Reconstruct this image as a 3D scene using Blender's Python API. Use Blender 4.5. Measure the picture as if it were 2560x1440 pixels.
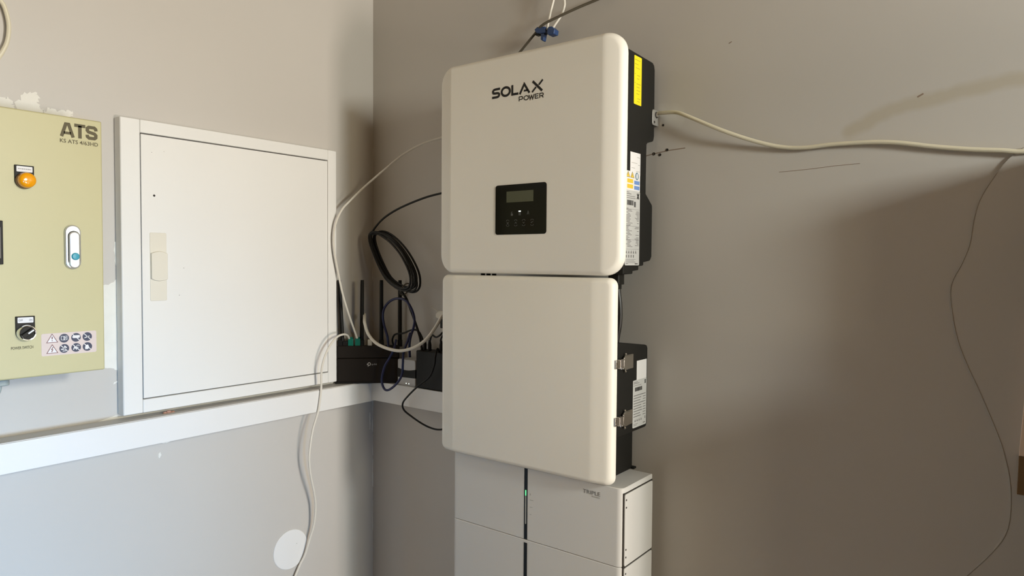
import bpy, bmesh, math, random
from mathutils import Vector, Matrix

random.seed(7)
S = bpy.context.scene
COL = S.collection
for o in list(bpy.data.objects):
    bpy.data.objects.remove(o)

# ------------------------------------------------------------------ camera
CAM = (1.66247, -1.46175, 1.5)
YAW, PITCH, ROLL, FPX = 0.6526336, 0.0360601, 0.0072925, 1741.97
fw = Vector((-math.sin(YAW) * math.cos(PITCH), math.cos(YAW) * math.cos(PITCH), -math.sin(PITCH)))
rt = fw.cross(Vector((0, 0, 1))).normalized()
up = rt.cross(fw)
rt2 = math.cos(ROLL) * rt + math.sin(ROLL) * up
up2 = -math.sin(ROLL) * rt + math.cos(ROLL) * up
cd = bpy.data.cameras.new('camera')
cd.sensor_fit = 'HORIZONTAL'
cd.sensor_width = 36.0
cd.lens = FPX / 2560 * 36.0
cd.clip_start = 0.02
cam = bpy.data.objects.new('camera', cd)
COL.objects.link(cam)
M = Matrix((rt2, up2, -fw)).transposed().to_4x4()
M.translation = CAM
cam.matrix_world = M
S.camera = cam

# ------------------------------------------------------------------ world, daylight and added lights, exposure
W = bpy.data.worlds.new('sky')
S.world = W
W.use_nodes = True
bg = W.node_tree.nodes['Background']
bg.inputs[0].default_value = (0.62, 0.74, 1.0, 1)
bg.inputs[1].default_value = 0.4

def area(name, loc, direction, sx, sy, power, color, spread=180):
    d = bpy.data.lights.new(name, 'AREA')
    d.shape = 'RECTANGLE'
    d.size, d.size_y = sx, sy
    d.energy = power
    d.color = color
    d.spread = math.radians(spread)
    o = bpy.data.objects.new(name, d)
    COL.objects.link(o)
    o.location = loc
    o.rotation_euler = Vector(direction).to_track_quat('-Z', 'Z').to_euler()
    return o

area('daylight_upper_window', (4.96, -1.55, 2.10), (-1, 0, 0), 0.88, 0.60, 39.0, (1.0, 0.90, 0.66))
area('added_low_light', (4.96, -0.70, 0.65), (-1, 0, 0), 0.60, 0.60, 78.0, (1.0, 0.88, 0.78))  # low light with an unseen window, added to lift the lower walls
area('added_blue_beam', (4.96, -2.55, 0.55), (-1, 0.255, 0.035), 0.68, 0.58, 4.9, (0.06, 0.47, 1.0), 27)  # narrow blue beam, added to tint the lower left wall
area('added_lamp_light', (3.170, -0.65, 2.0), (-1, 0, -0.1), 0.28, 0.28, 30.0, (0.95, 1.0, 0.96))  # main light, placed to shape the wall shadow; its lamp is added

S.view_settings.view_transform = 'Standard'
S.view_settings.look = 'None'
S.view_settings.gamma = 1
S.view_settings.use_curve_mapping = False
S.view_settings.exposure = 0.14
S.cycles.use_denoising = True
S.cycles.max_bounces = 4
S.cycles.diffuse_bounces = 4
S.cycles.glossy_bounces = 2
S.cycles.transmission_bounces = 3
S.cycles.caustics_reflective = False
S.cycles.caustics_refractive = False
S.cycles.use_light_tree = False
S.cycles.use_adaptive_sampling = True
S.cycles.adaptive_threshold = 0.04

# ------------------------------------------------------------------ materials
MATS = {}

def mat(name, col, rough=0.5, metal=0.0, spec=0.5, var=0.0, vscale=6.0, bump=0.0, bscale=200.0,
        emit=None, estr=0.0, trans=0.0, coat=0.0):
    if name in MATS:
        return MATS[name]
    m = bpy.data.materials.new(name)
    m.use_nodes = True
    nt = m.node_tree
    b = nt.nodes['Principled BSDF']
    b.inputs['Roughness'].default_value = rough
    b.inputs['Metallic'].default_value = metal
    b.inputs['Specular IOR Level'].default_value = spec
    b.inputs['Transmission Weight'].default_value = trans
    b.inputs['Coat Weight'].default_value = coat
    tc = nt.nodes.new('ShaderNodeTexCoord')
    nz = nt.nodes.new('ShaderNodeTexNoise')
    nz.inputs['Scale'].default_value = vscale
    nz.inputs['Detail'].default_value = 2 if var else 0
    nt.links.new(tc.outputs['Object'], nz.inputs['Vector'])
    mx = nt.nodes.new('ShaderNodeMix')
    mx.data_type = 'RGBA'
    v = max(var, 0.015)
    mx.inputs[6].default_value = tuple(c * (1 - v) for c in col) + (1,)
    mx.inputs[7].default_value = tuple(min(1, c * (1 + v)) for c in col) + (1,)
    nt.links.new(nz.outputs['Fac'], mx.inputs[0])
    nt.links.new(mx.outputs[2], b.inputs['Base Color'])
    if bump >= 0.2:
        n2 = nt.nodes.new('ShaderNodeTexNoise')
        n2.inputs['Scale'].default_value = bscale
        nt.links.new(tc.outputs['Object'], n2.inputs['Vector'])
        bp = nt.nodes.new('ShaderNodeBump')
        bp.inputs['Strength'].default_value = bump
        bp.inputs['Distance'].default_value = 0.001
        nt.links.new(n2.outputs['Fac'], bp.inputs['Height'])
        nt.links.new(bp.outputs[0], b.inputs['Normal'])
    if emit:
        b.inputs['Emission Color'].default_value = tuple(emit) + (1,)
        b.inputs['Emission Strength'].default_value = estr
    MATS[name] = m
    return m

def add_marks(m, marks):
    """flat stains and scratches: capsules (segment chains) mixed into the paint colour"""
    nt = m.node_tree
    b = nt.nodes['Principled BSDF']
    tc = next(n for n in nt.nodes if n.type == 'TEX_COORD')
    src = b.inputs['Base Color'].links[0].from_socket
    nz = nt.nodes.new('ShaderNodeTexNoise')
    nz.inputs['Scale'].default_value = 38
    nz.inputs['Detail'].default_value = 1
    nt.links.new(tc.outputs['Object'], nz.inputs['Vector'])
    def vm(op, a, c=None):
        n = nt.nodes.new('ShaderNodeVectorMath')
        n.operation = op
        for i, x in enumerate((a, c)):
            if x is None:
                continue
            if isinstance(x, (tuple, list, Vector)):
                n.inputs[i].default_value = tuple(x)
            else:
                nt.links.new(x, n.inputs[i])
        return n
    def mt(op, a, c=None, clamp=False):
        n = nt.nodes.new('ShaderNodeMath')
        n.operation = op
        n.use_clamp = clamp
        for i, x in enumerate((a, c)):
            if x is None:
                continue
            if isinstance(x, (int, float)):
                n.inputs[i].default_value = x
            else:
                nt.links.new(x, n.inputs[i])
        return n.outputs[0]
    for pts, rad, soft, col, strength, wob in marks:
        off = vm('SUBTRACT', nz.outputs['Color'], (0.5, 0.5, 0.5))
        sc = vm('SCALE', off.outputs[0])
        sc.inputs['Scale'].default_value = wob
        pos = vm('ADD', tc.outputs['Object'], sc.outputs[0]).outputs[0]
        best = None
        for A, B in zip(pts[:-1], pts[1:]):
            A, B = Vector(A), Vector(B)
            ba = B - A
            pa = vm('SUBTRACT', pos, A).outputs[0]
            d = vm('DOT_PRODUCT', pa, ba).outputs['Value']
            h = mt('DIVIDE', d, max(ba.dot(ba), 1e-9), clamp=True)
            s2 = nt.nodes.new('ShaderNodeVectorMath')
            s2.operation = 'SCALE'
            s2.inputs[0].default_value = ba
            nt.links.new(h, s2.inputs['Scale'])
            ln = vm('LENGTH', vm('SUBTRACT', pa, s2.outputs[0]).outputs[0]).outputs['Value']
            best = ln if best is None else mt('MINIMUM', best, ln)
        f = mt('SUBTRACT', best, rad)
        f = mt('DIVIDE', f, soft)
        f = mt('SUBTRACT', 1.0, f, clamp=True)
        f = mt('MULTIPLY', f, strength)
        mx = nt.nodes.new('ShaderNodeMix')
        mx.data_type = 'RGBA'
        nt.links.new(f, mx.inputs[0])
        nt.links.new(src, mx.inputs[6])
        mx.inputs[7].default_value = tuple(col) + (1,)
        src = mx.outputs[2]
    nt.links.new(src, b.inputs['Base Color'])

PAINT = (0.56, 0.53, 0.49)
wall_paint = lambda n: mat(n, PAINT, 0.42, spec=0.35, var=0.05, vscale=2.2, bump=0.12, bscale=55)
paint_left = wall_paint('grey_wall_paint_left')
paint_back = wall_paint('grey_wall_paint_back')
paint = wall_paint('grey_wall_paint')
white_trim = mat('white_trim_paint', (0.80, 0.79, 0.77), 0.4, bump=0.1, bscale=60)
plaster = mat('white_plaster', (0.78, 0.76, 0.70), 0.85, bump=0.5, bscale=120, var=0.06, vscale=30)
white_metal = mat('white_enamel', (0.80, 0.79, 0.76), 0.38, bump=0.04, bscale=300)
cream_plastic = mat('cream_latch_plastic', (0.74, 0.70, 0.60), 0.45)
cover_white = mat('white_powder_coat', (0.88, 0.85, 0.775), 0.42, bump=0.05, bscale=600)
battery_white = mat('battery_white', (0.68, 0.67, 0.65), 0.42)
black_metal = mat('black_powder_coat', (0.011, 0.0105, 0.009), 0.55, spec=0.25, bump=0.1, bscale=500)
black_gloss = mat('black_glass', (0.003, 0.003, 0.0022), 0.12, spec=0.2)
black_plastic = mat('black_plastic', (0.010, 0.009, 0.0075), 0.5, spec=0.25)
router_brown = mat('router_black', (0.017, 0.0125, 0.009), 0.4, spec=0.28, var=0.1)
ink = mat('black_ink', (0.006, 0.005, 0.004), 0.6)
ink_brown = mat('brown_ink', (0.10, 0.08, 0.035), 0.6)
ink_grey = mat('grey_ink', (0.17, 0.165, 0.16), 0.7)
ink_pale = mat('pale_grey_ink', (0.40, 0.39, 0.37), 0.7)
ink_navy = mat('navy_ink', (0.035, 0.045, 0.085), 0.5)
ink_maroon = mat('maroon_ink', (0.22, 0.10, 0.10), 0.5)
icon_grey = mat('icon_grey', (0.09, 0.09, 0.085), 0.5)
label_white = mat('label_white', (0.78, 0.77, 0.77), 0.5)
label_silver = mat('label_silver', (0.55, 0.55, 0.54), 0.4, var=0.05, vscale=20)
label_yellow = mat('label_yellow', (0.85, 0.70, 0.01), 0.45)
label_gold = mat('label_gold', (0.80, 0.55, 0.05), 0.45)
label_blue = mat('label_blue', (0.16, 0.28, 0.60), 0.5)
label_pink = mat('label_pink', (0.68, 0.57, 0.53), 0.5, var=0.05, vscale=40)
ats_paint = mat('beige_green_enamel', (0.54, 0.50, 0.285), 0.42, bump=0.08, bscale=400, var=0.03)
steel = mat('steel', (0.55, 0.52, 0.47), 0.32, metal=1.0)
zinc = mat('zinc_plate', (0.42, 0.41, 0.39), 0.45, metal=0.6)
chrome = mat('chrome', (0.85, 0.85, 0.85), 0.12, metal=1.0)
satin = mat('satin_chrome', (0.80, 0.81, 0.82), 0.3, metal=0.75)
amber = mat('amber_lens', (0.90, 0.36, 0.0), 0.15, coat=0.6)
amber_dark = mat('amber_rim', (0.16, 0.06, 0.015), 0.25)
teal = mat('teal_button', (0.05, 0.34, 0.46), 0.3)
lcd = mat('lcd_glass', (0.075, 0.080, 0.045), 0.25)
led_white = mat('led_white', (0.8, 0.8, 0.8), 0.4, emit=(0.9, 1, 0.95), estr=1.2)
led_green = mat('led_green', (0.2, 0.9, 0.4), 0.4, emit=(0.15, 1, 0.35), estr=0.9)
light_tube = mat('light_tube', (0.45, 0.45, 0.43), 0.4)
cable_white = mat('white_cable', (0.74, 0.70, 0.62), 0.45)
cable_cream = mat('cream_cable', (0.72, 0.67, 0.52), 0.45)
cable_black = mat('black_cable', (0.009, 0.008, 0.0065), 0.4, spec=0.3)
cable_grey = mat('grey_cable', (0.10, 0.085, 0.06), 0.5)
cable_blue = mat('dark_blue_cable', (0.012, 0.016, 0.075), 0.4)
clip_blue = mat('blue_plastic', (0.025, 0.06, 0.17), 0.4)
plug_green = mat('green_plug', (0.0, 0.17, 0.12), 0.35)
plug_white = mat('white_plug', (0.60, 0.56, 0.48), 0.45)
device_white = mat('device_white', (0.55, 0.55, 0.55), 0.4)
gland_grey = mat('gland_grey', (0.36, 0.40, 0.38), 0.5)
dark_hole = mat('dark_hole', (0.03, 0.025, 0.02), 0.9)
brick_red = mat('exposed_brick', (0.45, 0.26, 0.20), 0.9, var=0.2, vscale=60)
wood_pale = mat('pale_wood', (0.86, 0.66, 0.52), 0.55, var=0.12, vscale=14)
wood_brown = mat('brown_wood', (0.20, 0.115, 0.045), 0.5, var=0.2, vscale=14)
concrete = mat('concrete_floor', (0.16, 0.14, 0.12), 0.8, var=0.15, vscale=4, bump=0.3, bscale=80)
ceiling_white = mat('timber_ceiling', (0.30, 0.23, 0.15), 0.8, var=0.1)
front_paint = mat('dark_timber_wall', (0.16, 0.115, 0.075), 0.7, var=0.1)
glass = mat('window_glass', (1, 1, 1), 0.0, trans=1.0)
shutter_mat = mat('shutter_enamel', (0.45, 0.44, 0.42), 0.5)
added_cupboard_mat = mat('added_cupboard_grey', (0.30, 0.27, 0.22), 0.5)

add_marks(paint_back, [
    ([(1.358, 0, 1.757), (1.4288, 0, 1.790), (1.5924, 0, 1.815), (1.66, 0, 1.819)], 0.006, 0.012, (0.44, 0.38, 0.27), 0.5, 0.010),
    ([(0.967, 0, 1.832), (0.995, 0, 1.828)], 0.006, 0.024, (0.70, 0.68, 0.63), 0.7, 0.02),
])

# ------------------------------------------------------------------ mesh helpers
class MB:
    def __init__(self):
        self.v, self.f, self.m = [], [], []
    def add(self, verts, faces, m=0):
        o = len(self.v)
        self.v += [tuple(p) for p in verts]
        for f in faces:
            self.f.append(tuple(i + o for i in f))
            self.m.append(m)
        return self
    def box(self, x0, x1, y0, y1, z0, z1, m=0):
        v = [(x, y, z) for x in (x0, x1) for y in (y0, y1) for z in (z0, z1)]
        return self.add(v, [(0, 1, 3, 2), (4, 6, 7, 5), (0, 4, 5, 1), (2, 3, 7, 6), (0, 2, 6, 4), (1, 5, 7, 3)], m)
    def prism(self, poly, a0, a1, axis, m=0):
        n = len(poly)
        def p(u, w, a):
            return {'x': (a, u, w), 'y': (u, a, w), 'z': (u, w, a)}[axis]
        v = [p(u, w, a0) for u, w in poly] + [p(u, w, a1) for u, w in poly]
        f = [tuple(range(n)), tuple(range(2 * n - 1, n - 1, -1))]
        f += [(i, (i + 1) % n, (i + 1) % n + n, i + n) for i in range(n)]
        return self.add(v, f, m)
    def loft(self, rings, m=0):
        n = len(rings[0])
        v = [p for r in rings for p in r]
        f = []
        for k in range(len(rings) - 1):
            for i in range(n):
                j = (i + 1) % n
                f.append((k * n + i, k * n + j, (k + 1) * n + j, (k + 1) * n + i))
        f.append(tuple(range(n)))
        f.append(tuple(range(len(v) - 1, len(v) - 1 - n, -1)))
        return self.add(v, f, m)
    def tube(self, pts, r, n=10, m=0, sub=6, smooth=True):
        P = spline(pts, sub) if smooth else [Vector(p) for p in pts]
        rings, nrm = [], None
        for i, p in enumerate(P):
            t = (P[min(i + 1, len(P) - 1)] - P[max(i - 1, 0)]).normalized()
            if nrm is None:
                a = Vector((0, 0, 1)) if abs(t.z) < 0.9 else Vector((1, 0, 0))
                nrm = t.cross(a).normalized()
            nrm = (nrm - t * nrm.dot(t)).normalized()
            bn = t.cross(nrm)
            rings.append([p + r * (math.cos(2 * math.pi * k / n) * nrm + math.sin(2 * math.pi * k / n) * bn) for k in range(n)])
        return self.loft(rings, m)
    def lathe(self, c, axis, prof, n=32, m=0):
        """prof: list of (radius, distance along axis)"""
        ax = Vector(axis).normalized()
        a = Vector((0, 0, 1)) if abs(ax.z) < 0.9 else Vector((1, 0, 0))
        e1 = ax.cross(a).normalized()
        e2 = ax.cross(e1)
        c = Vector(c)
        rings = [[c + ax * h + max(r, 1e-5) * (math.cos(2 * math.pi * k / n) * e1 + math.sin(2 * math.pi * k / n) * e2)
                  for k in range(n)] for r, h in prof]
        return self.loft(rings, m)

def spline(pts, sub=6):
    P = [Vector(p) for p in pts]
    out = []
    for i in range(len(P) - 1):
        p0, p1, p2, p3 = P[max(i - 1, 0)], P[i], P[i + 1], P[min(i + 2, len(P) - 1)]
        for k in range(sub):
            t = k / sub
            out.append(0.5 * ((2 * p1) + (-p0 + p2) * t + (2 * p0 - 5 * p1 + 4 * p2 - p3) * t * t
                              + (-p0 + 3 * p1 - 3 * p2 + p3) * t ** 3))
    out.append(P[-1])
    return out

def rrect(u0, u1, w0, w1, r, n=8):
    r = max(min(r, (u1 - u0) / 2 - 1e-5, (w1 - w0) / 2 - 1e-5), 1e-5)
    out = []
    for cu, cw, a0 in ((u1 - r, w1 - r, 0), (u0 + r, w1 - r, 90), (u0 + r, w0 + r, 180), (u1 - r, w0 + r, 270)):
        for k in range(n + 1):
            a = math.radians(a0 + 90 * k / n)
            out.append((cu + r * math.cos(a), cw + r * math.sin(a)))
    return out

ORIGIN = {}

def origin_of(o):
    while o.parent:
        o = o.parent
    return ORIGIN.get(o.name, Vector((0, 0, 0)))

def build(mb, name, mats, parent=None, bevel=0.0, seg=2, smooth=True, angle=35, at=None):
    me = bpy.data.meshes.new(name)
    if parent is not None:
        org = origin_of(parent)
    elif at is not None:
        org = Vector(at)
    else:
        xs, ys, zs = zip(*mb.v)
        org = Vector(((min(xs) + max(xs)) / 2, (min(ys) + max(ys)) / 2, min(zs)))
    me.from_pydata([tuple(Vector(p) - org) for p in mb.v], [], mb.f)
    mats = mats if isinstance(mats, (list, tuple)) else [mats]
    for m in mats:
        me.materials.append(m)
    for p, k in zip(me.polygons, mb.m):
        p.material_index = k
    bm = bmesh.new()
    bm.from_mesh(me)
    bmesh.ops.remove_doubles(bm, verts=bm.verts, dist=1e-6)
    bmesh.ops.recalc_face_normals(bm, faces=bm.faces)
    bm.to_mesh(me)
    bm.free()
    if smooth:
        me.polygons.foreach_set('use_smooth', [True] * len(me.polygons))
        me.set_sharp_from_angle(angle=math.radians(angle))
    o = bpy.data.objects.new(name, me)
    COL.objects.link(o)
    if parent is not None:
        o.parent = parent
    else:
        o.location = org
        ORIGIN[o.name] = org
    if bevel:
        b = o.modifiers.new('bevel', 'BEVEL')
        b.width = bevel
        b.segments = seg
        b.limit_method = 'ANGLE'
        b.angle_limit = math.radians(40)
    return o

def thing(name, loc, label, cat, group=None):
    o = bpy.data.objects.new(name, None)
    COL.objects.link(o)
    o.location = loc
    o.empty_display_size = 0.05
    ORIGIN[o.name] = Vector(loc)
    return tag(o, label, cat, group)

def tag(o, label, cat=None, group=None):
    o['label'] = label
    if cat:
        o['category'] = cat
    if group:
        o['group'] = group
    return o

def struct(o, label=None):
    o['kind'] = 'structure'
    if label:
        o['label'] = label
    return o

# planar writing: BACK faces -y (u = x, w = z); LEFT faces +x (u = y, w = z)
def BACK(y):
    return lambda u, w, d: (u, y - d, w)

def SIDE(x):
    return lambda u, w, d: (x + d, u, w)

def slab(mb, poly, frame, d0, d1, m=0):
    n = len(poly)
    v = [frame(u, w, d0) for u, w in poly] + [frame(u, w, d1) for u, w in poly]
    f = [tuple(range(n)), tuple(range(2 * n - 1, n - 1, -1))] + [(i, (i + 1) % n, (i + 1) % n + n, i + n) for i in range(n)]
    return mb.add(v, f, m)

def stroke(mb, pts, width, frame, d=0.0004, closed=False, m=0):
    """polyline of constant width with mitred corners, laid flat"""
    P = [Vector(p) for p in pts]
    n = len(P)
    L, R = [], []
    for i in range(n):
        a = P[(i - 1) % n] if (closed or i > 0) else None
        c = P[(i + 1) % n] if (closed or i < n - 1) else None
        d1 = (P[i] - a).normalized() if a is not None else None
        d2 = (c - P[i]).normalized() if c is not None else None
        if d1 is None: d1 = d2
        if d2 is None: d2 = d1
        n1, n2 = Vector((-d1.y, d1.x)), Vector((-d2.y, d2.x))
        mm = (n1 + n2)
        mm = mm.normalized() if mm.length > 1e-6 else n1
        k = width / 2 / max(mm.dot(n1), 0.35)
        L.append(P[i] + mm * k)
        R.append(P[i] - mm * k)
    rng = range(n) if closed else range(n - 1)
    for i in rng:
        j = (i + 1) % n
        slab(mb, [L[i], L[j], R[j], R[i]], frame, 0.0, d, m)
    return mb

def text(body, u, w, height, frame, parent, material, name='lettering', width=None, bold=0.0, d=0.0004):
    cu = bpy.data.curves.new('t', 'FONT')
    cu.body = body
    cu.size = 1.0
    cu.offset = bold
    cu.resolution_u = 3
    to = bpy.data.objects.new('t', cu)
    COL.objects.link(to)
    bpy.context.view_layer.update()
    me = bpy.data.meshes.new_from_object(to.evaluated_get(bpy.context.evaluated_depsgraph_get()))
    bpy.data.objects.remove(to)
    xs = [v.co.x for v in me.vertices]
    ys = [v.co.y for v in me.vertices]
    x0, x1, y0, y1 = min(xs), max(xs), min(ys), max(ys)
    sy = height / (y1 - y0)
    sx = sy if width is None else width / (x1 - x0)
    mb = MB()
    mb.add([frame(u + (v.co.x - x0) * sx, w + (v.co.y - y0) * sy, d) for v in me.vertices],
           [tuple(p.vertices) for p in me.polygons])
    bpy.data.meshes.remove(me)
    return build(mb, name, material, parent, smooth=False)

def arc_pts(cu, cw, ru, rw, a0=0, a1=360, n=28):
    return [(cu + ru * math.cos(math.radians(a0 + (a1 - a0) * k / n)), cw + rw * math.sin(math.radians(a0 + (a1 - a0) * k / n)))
            for k in range(n + (0 if abs(a1 - a0) == 360 else 1))]

# ------------------------------------------------------------------ the room
RX, RY, RZ = 5.0, -3.1, 2.75
o = build(MB().box(-0.12, 0, RY - 0.12, 0.12, 0, RZ), 'wall_left', paint_left, smooth=False, at=(0, 0, 0)); struct(o, 'grey painted wall behind the switch cabinets')
wall_left = o
o = build(MB().box(0, RX, 0, 0.12, 0, RZ), 'wall_back', paint_back, smooth=False, at=(0, 0, 0)); struct(o, 'grey painted wall behind the inverter')
wall_back = o
RT = 0.30                                              # thick end wall, deep window reveals
W1 = (-2.0, -1.1, 1.78, 2.42)
W2 = (-2.92, -2.18, 0.24, 0.86)  # unseen opening added behind the narrow blue beam
W3 = (-1.02, -0.38, 0.33, 0.97)  # unseen opening added behind the low light
mb = MB()
def wb(y0, y1, z0, z1):
    mb.box(RX, RX + RT, y0, y1, z0, z1)
wb(RY - 0.12, W2[0], 0, RZ); wb(W2[0], W2[1], 0, W2[2]); wb(W2[0], W2[1], W2[3], RZ); wb(W2[1], W1[0], 0, RZ)
wb(W1[0], W1[1], 0, W1[2]); wb(W1[0], W1[1], W1[3], RZ); wb(W1[1], W3[0], 0, RZ); wb(W3[0], W3[1], 0, W3[2]); wb(W3[0], W3[1], W3[3], RZ); wb(W3[1], 0.12, 0, RZ)
struct(build(mb, 'wall_right', paint, smooth=False, at=(0, 0, 0)), 'grey painted end wall with three windows, two added for light')
struct(build(MB().box(0, RX, RY - 0.12, RY, 0, RZ), 'wall_front', front_paint, smooth=False, at=(0, 0, 0)), 'dark timber wall behind the photographer')
struct(build(MB().box(-0.12, RX + RT, RY - 0.12, 0.12, -0.1, 0), 'floor', concrete, smooth=False, at=(0, 0, 0)), 'bare concrete floor')
struct(build(MB().box(-0.12, RX + RT, RY - 0.12, 0.12, RZ, RZ + 0.1), 'ceiling', ceiling_white, smooth=False, at=(0, 0, 0)), 'brown timber ceiling')
for i, (y0, y1, z0, z1) in enumerate((W1, W2, W3)):
    win = bpy.data.objects.new('window_%d' % (i + 1), None); COL.objects.link(win)
    win.location = (RX + 0.2, (y0 + y1) / 2, z0); ORIGIN[win.name] = Vector(win.location)
    struct(win, ('white framed high window', 'low white framed window added unseen for the blue beam', 'low square window added unseen for the low light')[i])
    xa, xb, e, ym = RX + 0.17, RX + 0.22, 0.045, (y0 + y1) / 2
    mb = MB().box(xa, xb, y0, y0 + e, z0, z1).box(xa, xb, y1 - e, y1, z0, z1)
    mb.box(xa, xb, y0 + e, y1 - e, z0, z0 + e).box(xa, xb, y0 + e, y1 - e, z1 - e, z1).box(xa, xb, ym - 0.02, ym + 0.02, z0 + e, z1 - e)
    build(mb, 'window_frame', white_trim, win, smooth=False)
    build(MB().box(xa + 0.02, xa + 0.026, y0 + e, ym - 0.02, z0 + e, z1 - e), 'pane', glass, win, smooth=False)
    build(MB().box(xa + 0.02, xa + 0.026, ym + 0.02, y1 - e, z0 + e, z1 - e), 'pane', glass, win, smooth=False)

lm = thing('added_lamp', (3.23, -0.65, 0.0), 'square tripod lamp added out of view for the main light', 'lamp')  # unseen stand and head, added to house the fitted main light
build(MB().box(3.205, 3.255, -0.84, -0.46, 1.81, 2.19), 'added_lamp_head', black_plastic, lm, bevel=0.006)
build(MB().box(3.199, 3.205, -0.83, -0.47, 1.82, 2.18), 'added_lamp_glass', label_white, lm, smooth=False)
build(MB().tube([(3.23, -0.65, 0.55), (3.23, -0.65, 1.81)], 0.014, 10, smooth=False), 'pole', steel, lm)
for k in range(3):
    a = math.radians(90 + 120 * k)
    build(MB().tube([(3.23, -0.65, 0.60), (3.23 + 0.38 * math.cos(a), -0.65 + 0.38 * math.sin(a), 0.012)], 0.011, 8, smooth=False), 'leg', steel, lm)

# ledges (boxed-in pipes)
LD = 0.055
mb = MB().box(0, LD, RY, 0, 1.079, 1.138)
mb.box(0, LD - 0.002, RY, 0, 1.138, 1.1405, 1)
struct(build(mb, 'trim_1', [white_trim, paint], smooth=False, at=(0, 0, 0)), 'white boxed ledge along the cabinet wall')
mb = MB().box(LD, 0.50, -LD, 0, 1.083, 1.1405)
struct(build(mb, 'trim_2', white_trim, smooth=False, at=(0, 0, 0)), 'white boxed ledge along the inverter wall')

# bare plaster and chipped paint
def ragged(pts, amp=0.004, sub=5):
    out = []
    n = len(pts)
    for i in range(n):
        a, b = Vector(pts[i]), Vector(pts[(i + 1) % n])
        for k in range(sub):
            p = a.lerp(b, k / sub)
            out.append((p.x + random.uniform(-amp, amp), p.y + random.uniform(-amp, amp)))
    return out
def patch(pts, amp, parent, frame, t=0.0008, m=plaster, name='plaster_patch', sub=5):
    return build(slab(MB(), ragged(pts, amp, sub), frame, -0.0005, t), name, m, parent, smooth=False)
LW, BW = SIDE(0.0), BACK(0.0)
patch([(-1.06, 1.775), (-1.06, 1.812), (-0.9634, 1.827), (-0.95, 1.820), (-0.945, 1.805), (-0.945, 1.775)], 0.005, wall_left, LW)
patch([(-0.945, 1.775), (-0.943, 1.815), (-0.9289, 1.838), (-0.909, 1.842), (-0.902, 1.834), (-0.9043, 1.818), (-0.895, 1.806), (-0.89, 1.775)], 0.004, wall_left, LW)
patch([(-0.89, 1.775), (-0.895, 1.806), (-0.8862, 1.815), (-0.8639, 1.813), (-0.8486, 1.819), (-0.8411, 1.812), (-0.8427, 1.803), (-0.855, 1.775)], 0.004, wall_left, LW)
patch([(-0.800, 1.445), (-0.7837, 1.442), (-0.7609, 1.4505), (-0.744, 1.466), (-0.744, 1.245), (-0.765, 1.255), (-0.800, 1.262)], 0.002, wall_left, LW)
patch([(-0.761, 1.541), (-0.744, 1.543), (-0.744, 1.49), (-0.757, 1.488)], 0.002, wall_left, LW)
patch([(-0.764, 1.224), (-0.755, 1.227), (-0.755, 1.223), (-0.766, 1.219)], 0.001, wall_left, LW)
patch([(-0.80, 1.1406), (-0.76, 1.150), (-0.55, 1.152), (-0.53, 1.148), (-0.15, 1.1445), (-0.15, 1.1406)], 0.001, wall_left, LW, sub=3)
patch([(-0.71, 1.0795), (-0.6765, 1.072), (-0.655, 1.063), (-0.64, 1.064), (-0.624, 1.0677), (-0.615, 1.074), (-0.58, 1.0795)], 0.0015, wall_left, LW)
patch([(-0.668, 1.040), (-0.663, 1.044), (-0.660, 1.036), (-0.666, 1.028)], 0.001, wall_left, LW)
for z0, z1, w in ((1.02, 1.075, 0.004), (0.975, 1.02, 0.006), (0.90, 0.95, 0.003), (0.80, 0.872, 0.004), (0.66, 0.74, 0.003), (1.53, 1.60, 0.003), (1.45, 1.50, 0.003), (1.76, 1.84, 0.0025)):
    patch([(-w, z0), (-0.0005, z0 - 0.01), (-0.0005, z1 + 0.01), (-w * 0.6, z1)], 0.0008, wall_left, LW, name='chipped_edge')
patch([(-0.016, 1.03), (-0.012, 1.03), (-0.011, 0.985), (-0.015, 0.975)], 0.001, wall_left, LW, name='chipped_edge')
# broken plaster lump on the ledge
mb = MB()
for (y, r, h) in ((-0.655, 0.007, 0.007), (-0.664, 0.005, 0.005), (-0.645, 0.005, 0.004)):
    mb.lathe((0.028, y, 1.140), (0, 0, 1), [(r, 0), (r * 0.95, h * 0.4), (r * 0.6, h * 0.85), (0.0, h)], 9)
o = build(mb, 'plaster_lump', brick_red); tag(o, 'crumbled reddish plaster lump on the white ledge', 'plaster')
# thin skim layer with a wavy edge at the right
sk = [(1.6287, 1.7000), (1.6072, 1.6814), (1.587, 1.651), (1.5692, 1.6153), (1.561, 1.578), (1.5566, 1.539), (1.546, 1.505), (1.5304, 1.4645),
      (1.534, 1.415), (1.5432, 1.3688), (1.558, 1.327), (1.578, 1.2801), (1.600, 1.225), (1.615, 1.1804), (1.6262, 1.12), (1.6241, 1.0499),
      (1.6027, 1.0023), (1.5659, 0.9494), (1.54, 0.90), (1.54, 0.6), (1.72, 0.6), (1.72, 1.70)]
o = build(slab(MB(), sk, BW, -0.001, 0.0038), 'plaster_skim', paint, wall_back, smooth=False)
build(MB().tube([(x, -0.0036, z) for x, z in sk[:18]], 0.0010, 6, sub=4), 'skim_edge', mat('skim_edge_paint', (0.40, 0.365, 0.32), 0.6), wall_back)
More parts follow.
